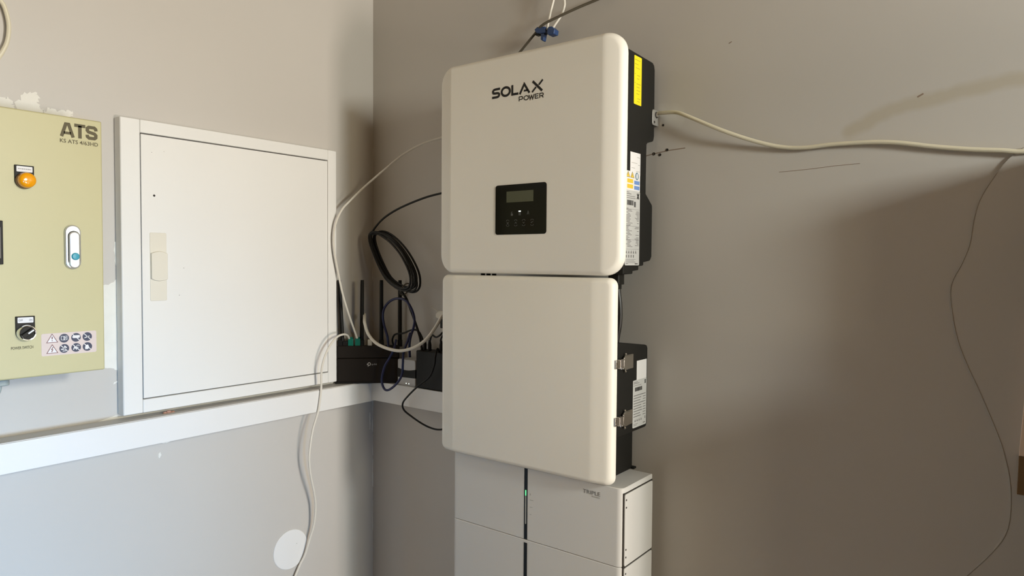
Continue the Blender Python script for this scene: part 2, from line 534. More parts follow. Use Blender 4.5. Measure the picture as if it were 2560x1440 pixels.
# scratches
scratch_m = mat('scratch', (0.27, 0.20, 0.15), 0.8)
for pts, w in (([(1.227, 1.6886), (1.25, 1.6890), (1.29, 1.6903), (1.33, 1.6928), (1.377, 1.6940)], 0.0010), ([(0.925, 1.7465), (0.9488, 1.7503), (0.985, 1.7545), (1.024, 1.7563)], 0.0022), ([(1.470, 1.8065), (1.474, 1.8088), (1.479, 1.8115)], 0.0026), ([(1.118, 1.967), (1.124, 1.970)], 0.0016)):
    build(stroke(MB(), pts, w, BW, 0.0003), 'scratch', scratch_m, wall_back, smooth=False)
# drill holes with plugs
for x, z, r in ((0.9704, 1.8123, 0.0026), (0.9488, 1.7500, 0.0034), (0.9637, 1.7467, 0.0032), (0.981, 1.7560, 0.0032)):
    mb = MB().lathe((x, 0.0005, z), (0, -1, 0), [(r, 0), (r, 0.0012), (r * 0.7, 0.0012), (r * 0.6, 0.0008)], 12)
    build(mb, 'drill_hole', dark_hole, wall_back)

# ------------------------------------------------------------------ inverter
IX0, IX1, IZ0, IZ1, YF = 0.4620, 0.9745, 1.4746, 1.9760, -0.200
IS0, IS1 = 0.5092, 0.9580                     # body sides

def cover(x0, x1, z0, z1, r, y0, yb, ix):
    """shallow tray: flat face, side bands that fall back, rounded rim"""
    def band(u):
        du = min(u - x0, x1 - u)
        return 0.0088 * max(0.0, min(1.0, (ix - du) / ix))
    def ring(e, rho, y=None, re=None):
        rr = max(r - e * 0.8, 0.004)
        a0, a1, b0, b1 = x0 + e, x1 - e, z0 + e * 0.85, z1 - e * 0.85
        half = [(a0 + rr - rr * math.cos(t), rr - rr * math.sin(t)) for t in [math.pi / 2 * i / 10 for i in range(11)]]
        xs = sorted(x for x in (x0 + ix * 0.75, x0 + ix - 0.003, x0 + ix + 0.003, x1 - ix - 0.003, x1 - ix + 0.003, x1 - ix * 0.75))
        lo, hi = half[-1][0] + 0.001, a1 - rr - 0.001
        xs = [min(max(x, lo + 0.0002 * i), hi - 0.0002 * (6 - i)) for i, x in enumerate(xs)]
        prof = half + [(x, 0.0) for x in xs] + [(a0 + a1 - u, d) for u, d in reversed(half)]
        P = lambda u, w: (u, (y0 + band(u) + rho) if y is None else y, w)
        return [P(u, b1 - d) for u, d in prof] + [P(u, b0 + d) for u, d in reversed(prof)]
    rings = [ring(0.0175, 0, yb), ring(0.0110, 0, y0 + 0.036), ring(0.0030, 0, y0 + 0.0300), ring(0.0004, 0, y0 + 0.0250), ring(0, 0.0130), ring(0.0010, 0.0094),
             ring(0.0032, 0.0058), ring(0.0062, 0.0026), ring(0.0100, 0.0006), ring(0.0135, 0.0)]
    mb = MB()
    n = len(rings[0])
    v = [p for q in rings for p in q]
    f = [(k * n + i, k * n + (i + 1) % n, (k + 1) * n + (i + 1) % n, (k + 1) * n + i) for k in range(len(rings) - 1) for i in range(n)]
    f.append(tuple(range(n)))
    o_, h = (len(rings) - 1) * n, n // 2
    f += [(o_ + i, o_ + i + 1, o_ + n - 2 - i, o_ + n - 1 - i) for i in range(h - 1)]
    return mb.add(v, f)

inv = thing('inverter', ((IX0 + IX1) / 2, -0.1, IZ0), 'white solar inverter with black side body, upper unit on grey wall', 'inverter')
build(cover(IX0, IX1, IZ0, IZ1, 0.044, YF, -0.150, 0.044), 'front_cover', cover_white, inv, angle=60)
prof = [(-0.155, 1.951), (-0.093, 1.949), (-0.030, 1.947), (-0.022, 1.942), (-0.019, 1.932), (-0.018, 1.785), (-0.022, 1.774), (-0.050, 1.7665), (-0.0545, 1.762), (-0.0554, 1.655),
        (-0.0235, 1.632), (-0.0225, 1.624), (-0.0225, 1.516), (-0.030, 1.507), (-0.062, 1.503), (-0.062, 1.496), (-0.085, 1.4945), (-0.085, 1.486),
        (-0.112, 1.484), (-0.112, 1.478), (-0.155, 1.477)]
build(MB().prism(prof, IS0, IS1, 'x'), 'body', black_metal, inv, bevel=0.0025)
build(MB().box(0.60, 0.92, -0.0225, -0.0005, 1.68, 1.90), 'wall_plate', zinc, inv, smooth=False)
# mounting bracket tab with bolt
br = build(MB().prism(rrect(-0.0335, -0.0005, 1.8095, 1.8440, 0.005), IS1 + 0.0002, IS1 + 0.0027, 'x'), 'mounting_bracket', zinc, inv, bevel=0.0006)
build(MB().lathe((IS1 + 0.0027, -0.0150, 1.8335), (1, 0, 0), [(0.0052, 0), (0.0052, 0.003), (0.0042, 0.0042), (0.0, 0.0046)], 6), 'bolt', chrome, br)
build(MB().lathe((IS1 + 0.0027, -0.0150, 1.8335), (1, 0, 0), [(0.0072, 0), (0.0072, 0.0009)], 20), 'washer', dark_hole, br)
build(MB().lathe((IS1 + 0.0027, -0.0245, 1.8165), (1, 0, 0), [(0.0030, 0), (0.0030, 0.0004)], 16), 'slot_hole', dark_hole, br)
# SOLAX POWER lettering
F0 = BACK(YF)
mb = MB()
z0, h, t = 1.8777, 0.0236, 0.0052
def G(x, wd, pts):
    return [(x + u * wd, z0 + v * h) for u, v in pts]
stroke(mb, G(0.6360, 0.0240, [(0.98, .88), (.40, .88), (.22, .84), (.125, .74), (.12, .62), (.20, .53), (.38, .5), (.64, .5), (.80, .46), (.88, .37), (.87, .25), (.78, .15), (.62, .115), (.02, .115)]), t, F0)
stroke(mb, arc_pts(0.6762, z0 + h * .5, 0.0118, h * .40), t, F0, closed=True)
stroke(mb, G(0.6925, 0.0195, [(.13, 1.0), (.13, .11), (1.0, .11)]), t, F0)
stroke(mb, G(0.7140, 0.0310, [(.07, 0.0), (.47, .90), (.93, 0.0)]), t * 0.92, F0)
stroke(mb, G(0.7140, 0.0310, [(.44, .27), (.78, .27)]), t * 0.8, F0)
stroke(mb, G(0.7490, 0.0310, [(.09, 1.0), (.91, 0.0)]), t, F0)
stroke(mb, G(0.7490, 0.0310, [(.96, 1.0), (.62, .58)]), t * 0.75, F0)
stroke(mb, G(0.7490, 0.0310, [(.38, .42), (.04, 0.0)]), t * 0.75, F0)
build(mb, 'lettering', ink, inv, smooth=False)
mb = MB()
z0, h, t = 1.8622, 0.0108, 0.0019
stroke(mb, G(0.7135, 0.0115, [(.10, 0), (.10, .92), (.75, .92), (.93, .80), (.93, .50), (.75, .36), (.2, .36)]), t, F0)
stroke(mb, arc_pts(0.7342, z0 + h * .5, 0.0060, h * .42), t, F0, closed=True)
stroke(mb, G(0.7412, 0.0150, [(.03, 1), (.28, .06), (.5, .8), (.72, .06), (.97, 1)]), t, F0)
stroke(mb, G(0.7580, 0.0095, [(1, .92), (.10, .92), (.10, .08), (1, .08)]), t, F0)
stroke(mb, G(0.7580, 0.0095, [(.3, .5), (.9, .5)]), t, F0)
stroke(mb, G(0.7700, 0.0112, [(.10, 0), (.10, .92), (.75, .92), (.92, .80), (.92, .54), (.75, .42), (.25, .42)]), t, F0)
stroke(mb, G(0.7700, 0.0112, [(.6, .42), (.95, 0)]), t, F0)
build(mb, 'lettering', ink, inv, smooth=False)
# control panel
cp = build(slab(MB(), rrect(0.6487, 0.7915, 1.5645, 1.6776, 0.0062), F0, -0.001, 0.0012), 'control_panel', black_gloss, inv, bevel=0.0004, seg=1)
FP = BACK(YF - 0.0012)
build(slab(MB(), [(0.6813, 1.6373), (0.7566, 1.6373), (0.7566, 1.6622), (0.6813, 1.6622)], FP, 0, 0.0003), 'lcd_screen', lcd, cp, smooth=False)
build(slab(MB(), [(0.7162, 1.6150), (0.7222, 1.6150), (0.7222, 1.6176), (0.7162, 1.6176)], FP, 0, 0.0004), 'indicator_light', led_white, cp, smooth=False)
mb = MB()
slab(mb, rrect(0.6943, 0.6998, 1.6068, 1.6120, 0.001), FP, 0, 0.0003); stroke(mb, [(0.6955, 1.6120), (0.6960, 1.6150), (0.6985, 1.6155)], 0.001, FP)
for u in (0.7170, 0.7192, 0.7214):
    stroke(mb, [(u, 1.6072), (u, 1.6130)], 0.0012, FP)
stroke(mb, [(0.7400, 1.6085), (0.7426, 1.6160), (0.7452, 1.6085)], 0.0010, FP); stroke(mb, [(0.7405, 1.6105), (0.7448, 1.6105)], 0.0010, FP)
build(mb, 'status_icons', icon_grey, cp, smooth=False)
for u, kind in ((0.6852, 'x'), (0.7081, 'u'), (0.7306, 'd'), (0.7538, 'e')):
    mb = MB()
    stroke(mb, arc_pts(u, 1.5935, 0.0045, 0.0042, 20, 160, 8), 0.0007, FP)
    stroke(mb, arc_pts(u, 1.5875, 0.0045, 0.0042, 200, 340, 8), 0.0007, FP)
    if kind == 'x':
        stroke(mb, [(u - .0025, 1.5925), (u + .0025, 1.5875)], 0.001, FP); stroke(mb, [(u - .0025, 1.5875), (u + .0025, 1.5925)], 0.001, FP)
    elif kind == 'u':
        stroke(mb, [(u - .0025, 1.589), (u, 1.592), (u + .0025, 1.589)], 0.001, FP)
    elif kind == 'd':
        stroke(mb, [(u - .0025, 1.592), (u, 1.589), (u + .0025, 1.592)], 0.001, FP)
    else:
        stroke(mb, [(u + .003, 1.592), (u - .003, 1.5905), (u - .001, 1.589)], 0.001, FP)
    build(mb, 'touch_button', icon_grey, cp, smooth=False)
# side labels
XS = IS1
FS = SIDE(XS)
yl = build(slab(MB(), rrect(-0.1188, -0.0848, 1.8405, 1.9430, 0.002), FS, -0.0005, 0.0005), 'warning_label', label_yellow, inv, smooth=False)
yl['label'] = 'yellow warning label'
FS1 = SIDE(XS + 0.0005)
mb = MB()
for z, a, b in ((1.934, -.1165, -.092), (1.925, -.1165, -.1), (1.917, -.112, -.094), (1.904, -.1165, -.113), (1.902, -.106, -.093), (1.895, -.106, -.096),
                (1.885, -.1165, -.113), (1.884, -.108, -.09), (1.877, -.108, -.094), (1.870, -.108, -.091), (1.863, -.108, -.095), (1.853, -.104, -.09), (1.847, -.104, -.093)):
    slab(mb, [(a, z), (b, z), (b, z + .0012), (a, z + .0012)], FS1, 0, 0.0002)
build(mb, 'print', mat('olive_ink', (0.40, 0.33, 0.02), 0.6), yl, smooth=False)
l1 = build(slab(MB(), [(-0.1308, 1.690), (-0.0850, 1.690), (-0.0850, 1.738), (-0.1308, 1.738)], FS, -0.0005, 0.0004), 'paper_label', label_white, inv, smooth=False)
mb = MB()
for z, a, b in ((1.728, -.1, -.088), (1.715, -.125, -.1), (1.712, -.096, -.087), (1.704, -.125, -.11), (1.698, -.104, -.087)):
    slab(mb, [(a, z), (b, z), (b, z + .0010), (a, z + .0010)], SIDE(XS + 0.0004), 0, 0.0002)
build(mb, 'print', ink_pale, l1, smooth=False)
l2 = build(slab(MB(), [(-0.1490, 1.656), (-0.0858, 1.656), (-0.0858, 1.6965), (-0.1490, 1.6965)], FS, -0.0005, 0.0006), 'safety_label', label_white, inv, smooth=False)
FS2 = SIDE(XS + 0.0006)
for u in (-0.1405, -0.1215):
    mb = MB()
    slab(mb, [(u - .008, 1.6835), (u + .008, 1.6835), (u, 1.6955)], FS2, 0, 0.0002)
    t3 = build(mb, 'warning_triangle', label_gold, l2, smooth=False)
mb = MB()
for u in (-0.1405, -0.1215):
    stroke(mb, [(u - .008, 1.6835), (u + .008, 1.6835), (u, 1.6955)], 0.0009, FS2, 0.0003, closed=True)
    stroke(mb, [(u, 1.6865), (u, 1.6915)], 0.001, FS2, 0.0003)
build(mb, 'print', ink_grey, l2, smooth=False)
mb = MB()
slab(mb, arc_pts(-0.1005, 1.6880, 0.0072, 0.0080), FS2, 0, 0.0002)
build(mb, 'sign_disc', mat('blue_grey_ink', (0.06, 0.16, 0.24), 0.5), l2, smooth=False)
build(slab(MB(), arc_pts(-0.1005, 1.6880, 0.0038, 0.0062), FS2, 0.0002, 0.0004), 'sign_figure', label_white, l2, smooth=False)
mb = MB()
for z in (1.6600, 1.6715):
    slab(mb, [(-0.1440, z), (-0.1180, z), (-0.1180, z + .0085), (-0.1440, z + .0085)], FS2, 0, 0.0002)
build(mb, 'yellow_panel', label_gold, l2, smooth=False)
mb = MB()
for z in (1.6590, 1.6700):
    slab(mb, [(-0.1125, z), (-0.0885, z), (-0.0885, z + .0080), (-0.1125, z + .0080)], FS2, 0, 0.0002)
build(mb, 'blue_panel', label_blue, l2, smooth=False)
l3 = build(slab(MB(), rrect(-0.1500, -0.0848, 1.4965, 1.6560, 0.003), FS, -0.0005, 0.0005), 'rating_label', label_silver, inv, smooth=False)
mb = MB()
FS3 = SIDE(XS + 0.0005)
def bar(mb, a, b, z, th=0.0011, fr=None, d=0.0002):
    slab(mb, [(a, z), (b, z), (b, z + th), (a, z + th)], fr or FS3, 0, d)
bar(mb, -.146, -.134, 1.651); bar(mb, -.146, -.125, 1.6475, .0014); bar(mb, -.146, -.108, 1.643)
bar(mb, -.146, -.105, 1.639)
zz = 1.617
for i in range(30):
    a = random.choice([-.146, -.146, -.146, -.14]); bar(mb, a, a + random.uniform(.008, .026), zz)
    if random.random() < .7:
        b = -.0885; bar(mb, b - random.uniform(.008, .022), b, zz)
    zz -= 0.0028
for z in (1.616, 1.580, 1.551, 1.531):
    bar(mb, -.147, -.087, z, .0005)
for i in range(5):
    u = -.1435 + i * .0105
    slab(mb, [(u - .003, 1.522), (u + .003, 1.522), (u, 1.529)], FS3, 0, 0.0002)
for i in range(4):
    bar(mb, -.1435 + i * .0105 - .002, -.1435 + i * .0105 + .002, 1.513, .006)
for i in range(4):
    bar(mb, -.145, -.100 + random.uniform(-.01, .01), 1.509 - i * .0025, .0007)
bar(mb, -.146, -.136, 1.4995, .0012); bar(mb, -.105, -.092, 1.4985, .003)
build(mb, 'print', ink_grey, l3, smooth=False)
mb = MB()
u = -.143
while u < -.116:
    w = random.choice([.0007, .0012, .0018])
    bar(mb, u, u + w, 1.6245, .0105); u += w + random.choice([.0006, .001])
u = -.112
while u < -.104:
    bar(mb, u, u + .001, 1.6215, .0115); u += .0017
stroke(mb, [(-.0985, 1.6510), (-.0905, 1.6395)], .0028, FS3); stroke(mb, [(-.0905, 1.6510), (-.0985, 1.6395)], .0028, FS3)
build(mb, 'barcode', ink, l3, smooth=False)

# ------------------------------------------------------------------ junction box below the inverter
CX0, CX1, CZ0, CZ1 = 0.4670, 0.9575, 1.0320, 1.4700
jb = thing('junction_box', ((CX0 + CX1) / 2, -0.1, CZ0), 'white covered junction box with two steel side latches below the inverter', 'junction box')
build(cover(CX0, CX1, CZ0, CZ1, 0.018, YF, -0.160, 0.050), 'front_cover', cover_white, jb, angle=60)
XB = 0.955
build(MB().prism([(-0.172, 1.3335), (-0.042, 1.3190), (-0.034, 1.3165), (-0.0305, 1.310), (-0.0305, 1.140), (-0.034, 1.1335), (-0.042, 1.1325), (-0.172, 1.1325)],
                 0.512, XB, 'x'), 'body', black_metal, jb, bevel=0.0012)
build(MB().box(0.53, 0.918, -0.145, -0.026, 1.0285, 1.1325), 'lower_body', black_metal, jb, bevel=0.002)
build(MB().box(0.54, 0.90, -0.172, -0.13, 1.33, 1.462), 'upper_body', black_metal, jb, bevel=0.002)
build(MB().box(0.905, 0.925, -0.032, -0.020, 1.0285, 1.033), 'foot', black_metal, jb, smooth=False)
build(MB().box(0.60, 0.90, -0.0305, -0.0005, 1.20, 1.30), 'wall_plate', zinc, jb, smooth=False)
FB = SIDE(XB)
for zc in (1.2895, 1.1685):
    lt = build(MB().prism(rrect(-0.137, -0.1045, zc - 0.0155, zc + 0.0155, 0.002), XB, XB + 0.0035, 'x'), 'latch', steel, jb, bevel=0.0008)
    lt['label'] = 'steel toggle latch'
    build(MB().prism([(-0.153, zc - 0.011), (-0.146, zc - 0.0155), (-0.119, zc - 0.0135), (-0.119, zc + 0.0135), (-0.146, zc + 0.0155), (-0.153, zc + 0.011)], XB + 0.0035, XB + 0.007, 'x'), 'lever', steel, lt, bevel=0.0008)
    build(MB().prism(rrect(-0.174, -0.158, zc - 0.0095, zc + 0.0095, 0.001), XB + 0.001, XB + 0.0095, 'x'), 'hook', steel, lt, bevel=0.0006)
    build(MB().box(XB + 0.0096, XB + 0.0112, -0.172, -0.169, zc - 0.0105, zc + 0.0105).box(XB + 0.0096, XB + 0.0112, -0.164, -0.162, zc - 0.0105, zc + 0.0105), 'hook_rib', chrome, lt, smooth=False)
    build(MB().tube([(XB + 0.008, -0.153, zc - 0.0085), (XB + 0.008, -0.160, zc - 0.0085)], 0.0012, 8, smooth=False).tube([(XB + 0.008, -0.153, zc + 0.0085), (XB + 0.008, -0.160, zc + 0.0085)], 0.0012, 8, smooth=False), 'draw_rod', chrome, lt)
    build(MB().box(CX1 - 0.004, CX1 + 0.0022, -0.184, -0.1690, zc - 0.009, zc + 0.009), 'keeper', steel, lt, bevel=0.0005)
    for s in (-1, 1):
        build(MB().lathe((XB + 0.0035, -0.143, zc + s * 0.0185), (1, 0, 0), [(0.0026, 0), (0.0026, 0.002), (0.0014, 0.0035), (0, 0.0037)], 12), 'rivet', chrome, lt)
        build(MB().lathe((CX1 + 0.0022, -0.1805, zc + s * 0.0055), (1, 0, 0), [(0.0022, 0), (0.0018, 0.001), (0, 0.0013)], 12), 'rivet', chrome, lt)
pl_ = build(slab(MB(), [(-0.0825, 1.238), (-0.0352, 1.238), (-0.0352, 1.2866), (-0.0825, 1.2866)], FB, -0.0005, 0.0004), 'paper_label', label_white, jb, smooth=False)
rl = build(slab(MB(), rrect(-0.0995, -0.0348, 1.1395, 1.2446, 0.003), FB, -0.0005, 0.0006), 'rating_label', label_silver, jb, smooth=False)
FB2 = SIDE(XB + 0.0006)
mb = MB()
bar(mb, -.096, -.078, 1.2395, .0012, FB2); bar(mb, -.096, -.070, 1.2365, .0012, FB2); bar(mb, -.096, -.060, 1.232, .0009, FB2)
zz = 1.2095
while zz > 1.162:
    bar(mb, -.096, -.060 + random.uniform(-.01, .012), zz, .0016, FB2); bar(mb, -.052, -.039, zz, .0014, FB2); zz -= .0058
for i in range(4):
    u = -.088 + i * .0095
    slab(mb, [(u - .003, 1.1525), (u + .003, 1.1525), (u, 1.158)], FB2, 0, .0002)
bar(mb, -.042, -.039, 1.153, .006, FB2)
bar(mb, -.096, -.075, 1.147, .0009, FB2); bar(mb, -.096, -.08, 1.144, .0009, FB2); bar(mb, -.05, -.04, 1.144, .002, FB2)
build(mb, 'print', ink_grey, rl, smooth=False)
mb = MB()
u = -.090
while u < -.056:
    w = random.choice([.0008, .0014, .0022]); bar(mb, u, u + w, 1.2195, .0085, FB2); u += w + random.choice([.0006, .001])
stroke(mb, [(-.0445, 1.2410), (-.0395, 1.2330)], .002, FB2); stroke(mb, [(-.0395, 1.2410), (-.0445, 1.2330)], .002, FB2)
build(mb, 'barcode', ink, rl, smooth=False)

# plugs and cable at the gap
CB = {
 'hang': [(0.044,-0.1303,1.2747),(0.05,-0.1426,1.2855),(0.06,-0.1653,1.2903),(0.068,-0.1945,1.2851),(0.07,-0.2198,1.2636),(0.068,-0.2362,1.2334),(0.065,-0.2435,1.2047),(0.062,-0.244,1.1775),(0.06,-0.2426,1.1478),(0.06,-0.2468,1.1123),(0.06,-0.2537,1.0796),(0.06,-0.2699,1.0376),(0.06,-0.2794,0.9947),(0.058,-0.282,0.9502),(0.052,-0.2725,0.9019),(0.043,-0.2552,0.8504),(0.034,-0.2432,0.8052),(0.025,-0.2421,0.7509),(0.018,-0.2507,0.7114),(0.013,-0.2635,0.668),(0.01,-0.2789,0.6413),(0.01,-0.2949,0.6148),(0.01,-0.316,0.5769),(0.01,-0.3292,0.5141),(0.01,-0.3246,0.4213),(0.01,-0.31,0.2),(0.012,-0.30,0.02),(0.04,-0.33,0.004),(0.2,-0.45,0.004)],
 'arch': [(0.50,-0.012,1.853),(0.45,-0.018,1.857),(0.3858,-0.03,1.8542),(0.3282,-0.035,1.8464),(0.264,-0.045,1.8348),(0.1993,-0.06,1.8084),(0.1433,-0.085,1.7644),(0.07,-0.0963,1.7185),(0.058,-0.1383,1.6762),(0.05,-0.1608,1.6497),(0.045,-0.1783,1.6122),(0.042,-0.1845,1.5708),(0.042,-0.1818,1.5274),(0.042,-0.172,1.4815),(0.043,-0.1628,1.441),(0.045,-0.1529,1.4002),(0.05,-0.1395,1.3532),(0.054,-0.1252,1.3115),(0.058,-0.1121,1.2742)],
 'feed': [(0.56,-0.03,1.70),(0.48,-0.035,1.703),(0.3957,-0.04,1.6998),(0.3383,-0.045,1.6917),(0.2745,-0.055,1.6799),(0.1885,-0.065,1.6549),(0.1269,-0.07,1.628),(0.0836,-0.07,1.5965),(0.0695,-0.07,1.5707)],
 'tail': [(0.1901,-0.066,1.4231),(0.2000,-0.050,1.3934),(0.2070,-0.040,1.3626),(0.2210,-0.034,1.323),(0.2370,-0.032,1.2833),(0.2450,-0.032,1.2491)],
 'blue': [(0.1297,-0.055,1.251),(0.1278,-0.058,1.2819),(0.1184,-0.062,1.3147),(0.1154,-0.064,1.3407),(0.1223,-0.064,1.3646),(0.1418,-0.06,1.3852),(0.1734,-0.058,1.3945),(0.2034,-0.055,1.3886),(0.2232,-0.052,1.3651),(0.2326,-0.05,1.338),(0.2294,-0.05,1.3136),(0.2112,-0.044,1.2846),(0.196,-0.034,1.2554),(0.1901,-0.026,1.222)],
 'blue2': [(0.2215,-0.056,1.297),(0.2273,-0.07,1.2784),(0.2252,-0.085,1.2453),(0.2272,-0.09,1.2119),(0.2262,-0.092,1.1836),(0.212,-0.094,1.1596),(0.1824,-0.094,1.1367),(0.1606,-0.094,1.1307),(0.1471,-0.094,1.1443),(0.1453,-0.094,1.1674),(0.1572,-0.094,1.2),(0.1746,-0.09,1.2266),(0.1804,-0.08,1.2503),(0.1674,-0.06,1.2731)],
 'thin': [(0.3213,-0.04,1.2485),(0.3260,-0.052,1.2600),(0.3302,-0.062,1.2500),(0.3302,-0.066,1.2356),(0.3291,-0.068,1.2169),(0.3144,-0.07,1.1844),(0.2899,-0.075,1.1634),(0.2699,-0.08,1.1472),(0.2381,-0.08,1.1207),(0.2149,-0.078,1.0969),(0.2157,-0.074,1.0767),(0.242,-0.068,1.0598),(0.2739,-0.062,1.0447),(0.3004,-0.055,1.0352),(0.3266,-0.05,1.0325),(0.3477,-0.045,1.0382),(0.3849,-0.04,1.0607),(0.46,-0.03,1.07),(0.53,-0.02,1.06)],
 'b1': [(0.2737,-0.03,1.268),(0.2771,-0.032,1.2765),(0.2878,-0.035,1.2935),(0.3082,-0.04,1.2897),(0.3235,-0.04,1.2964),(0.337,-0.035,1.3081),(0.40,-0.03,1.33)],
 'b2': [(0.3112,-0.022,1.268),(0.3095,-0.022,1.281),(0.3202,-0.022,1.2976),(0.3384,-0.022,1.3101),(0.40,-0.015,1.315)],
 'b3': [(0.2546,-0.03,1.2517),(0.2482,-0.03,1.2742),(0.2287,-0.03,1.3006),(0.2076,-0.035,1.3031),(0.1764,-0.04,1.2921),(0.1426,-0.04,1.2862),(0.1306,-0.04,1.2688),(0.1326,-0.035,1.2479)],
 'top1': [(0.74,-0.012,2.60),(0.73,-0.02,2.40),(0.7054,-0.03,2.1971),(0.6897,-0.03,2.1431),(0.6819,-0.032,2.1133),(0.6779,-0.036,2.084),(0.677,-0.038,2.07)],
 'top2': [(0.70,-0.012,2.60),(0.70,-0.02,2.40),(0.7124,-0.03,2.1955),(0.7212,-0.03,2.1362),(0.7203,-0.03,2.1173),(0.7125,-0.032,2.0992),(0.7014,-0.036,2.0831),(0.6912,-0.038,2.0692)],
 'gray': [(0.55,-0.03,1.949),(0.555,-0.03,1.99),(0.5692,-0.03,2.0184),(0.6007,-0.03,2.0451),(0.639,-0.034,2.0721),(0.6711,-0.048,2.0823),(0.7169,-0.042,2.0955),(0.7657,-0.03,2.1104),(0.8144,-0.02,2.1224),(0.8731,-0.012,2.1354),(1.1,-0.006,2.19),(1.5,-0.006,2.28)],
 'left': [(0.012,-1.03,2.25),(0.012,-1.008,2.10),(0.012,-0.9899,2.0353),(0.012,-0.9707,2.0103),(0.012,-0.9642,2.0005),(0.012,-0.9585,1.9787),(0.012,-0.9569,1.958),(0.012,-0.9599,1.9336),(0.012,-0.9669,1.9138),(0.012,-0.9779,1.8917),(0.012,-0.9894,1.8697),(0.014,-1.03,1.83),(0.03,-1.08,1.776)],
 'right': [(0.93,-0.008,1.838),(0.9582,-0.010,1.8377),(0.9785,-0.014,1.8366),(1.0089,-0.018,1.833),(1.0395,-0.024,1.8195),(1.112,-0.026,1.783),(1.1762,-0.016,1.7554),(1.2302,-0.008,1.7383),(1.2766,-0.007,1.7323),(1.3283,-0.007,1.7336),(1.3986,-0.008,1.731),(1.445,-0.008,1.725),(1.4956,-0.007,1.7139),(1.55,-0.007,1.7039),(1.5959,-0.0075,1.6976),(1.6344,-0.0075,1.6927),(1.7021,-0.008,1.7)],
 'mate': [(0.929,-0.13,1.475),(0.931,-0.13,1.4647),(0.9333,-0.13,1.4389),(0.9366,-0.13,1.4131),(0.9379,-0.13,1.3873),(0.9363,-0.13,1.3656),(0.9327,-0.13,1.3454),(0.9301,-0.13,1.330)],
 'thick': [(0.0590,-0.0855,1.3440),(0.0740,-0.098,1.337),(0.095,-0.115,1.3215),(0.109,-0.115,1.2921),(0.1365,-0.112,1.2683),(0.1775,-0.108,1.255),(0.2284,-0.102,1.2507),(0.2778,-0.096,1.2631),(0.3162,-0.088,1.2875),(0.3384,-0.075,1.321),(0.3511,-0.06,1.3549)],
}
def cable(key, name, r, m, label, cat='cable', n=10):
    return tag(build(MB().tube(CB[key], r, n), name, m), label, cat)
cable('mate', 'connector_cable', 0.0055, cable_black, 'black cable between inverter and junction box, right side')
mb = MB().prism(rrect(0.915, 0.942, -0.145, -0.118, 0.004), 1.455, 1.486, 'z').prism(rrect(0.918, 0.938, -0.142, -0.122, 0.004), 1.445, 1.456, 'z')
tag(build(mb, 'cable_plug', black_plastic, bevel=0.001), 'black cable plug under the inverter, at its right edge', 'plug')
for i, x in enumerate((0.545, 0.563, 0.581)):
    mb = MB().lathe((x, -0.12, 1.457), (0, 0, 1), [(0.007, 0), (0.007, 0.008), (0.0055, 0.010), (0.0055, 0.022)], 14)
    tag(build(mb, 'cable_plug', black_plastic), 'round black plug in the gap under the inverter, %s from the left' % ('first', 'second', 'third')[i], 'plug', 'round plugs under the inverter')

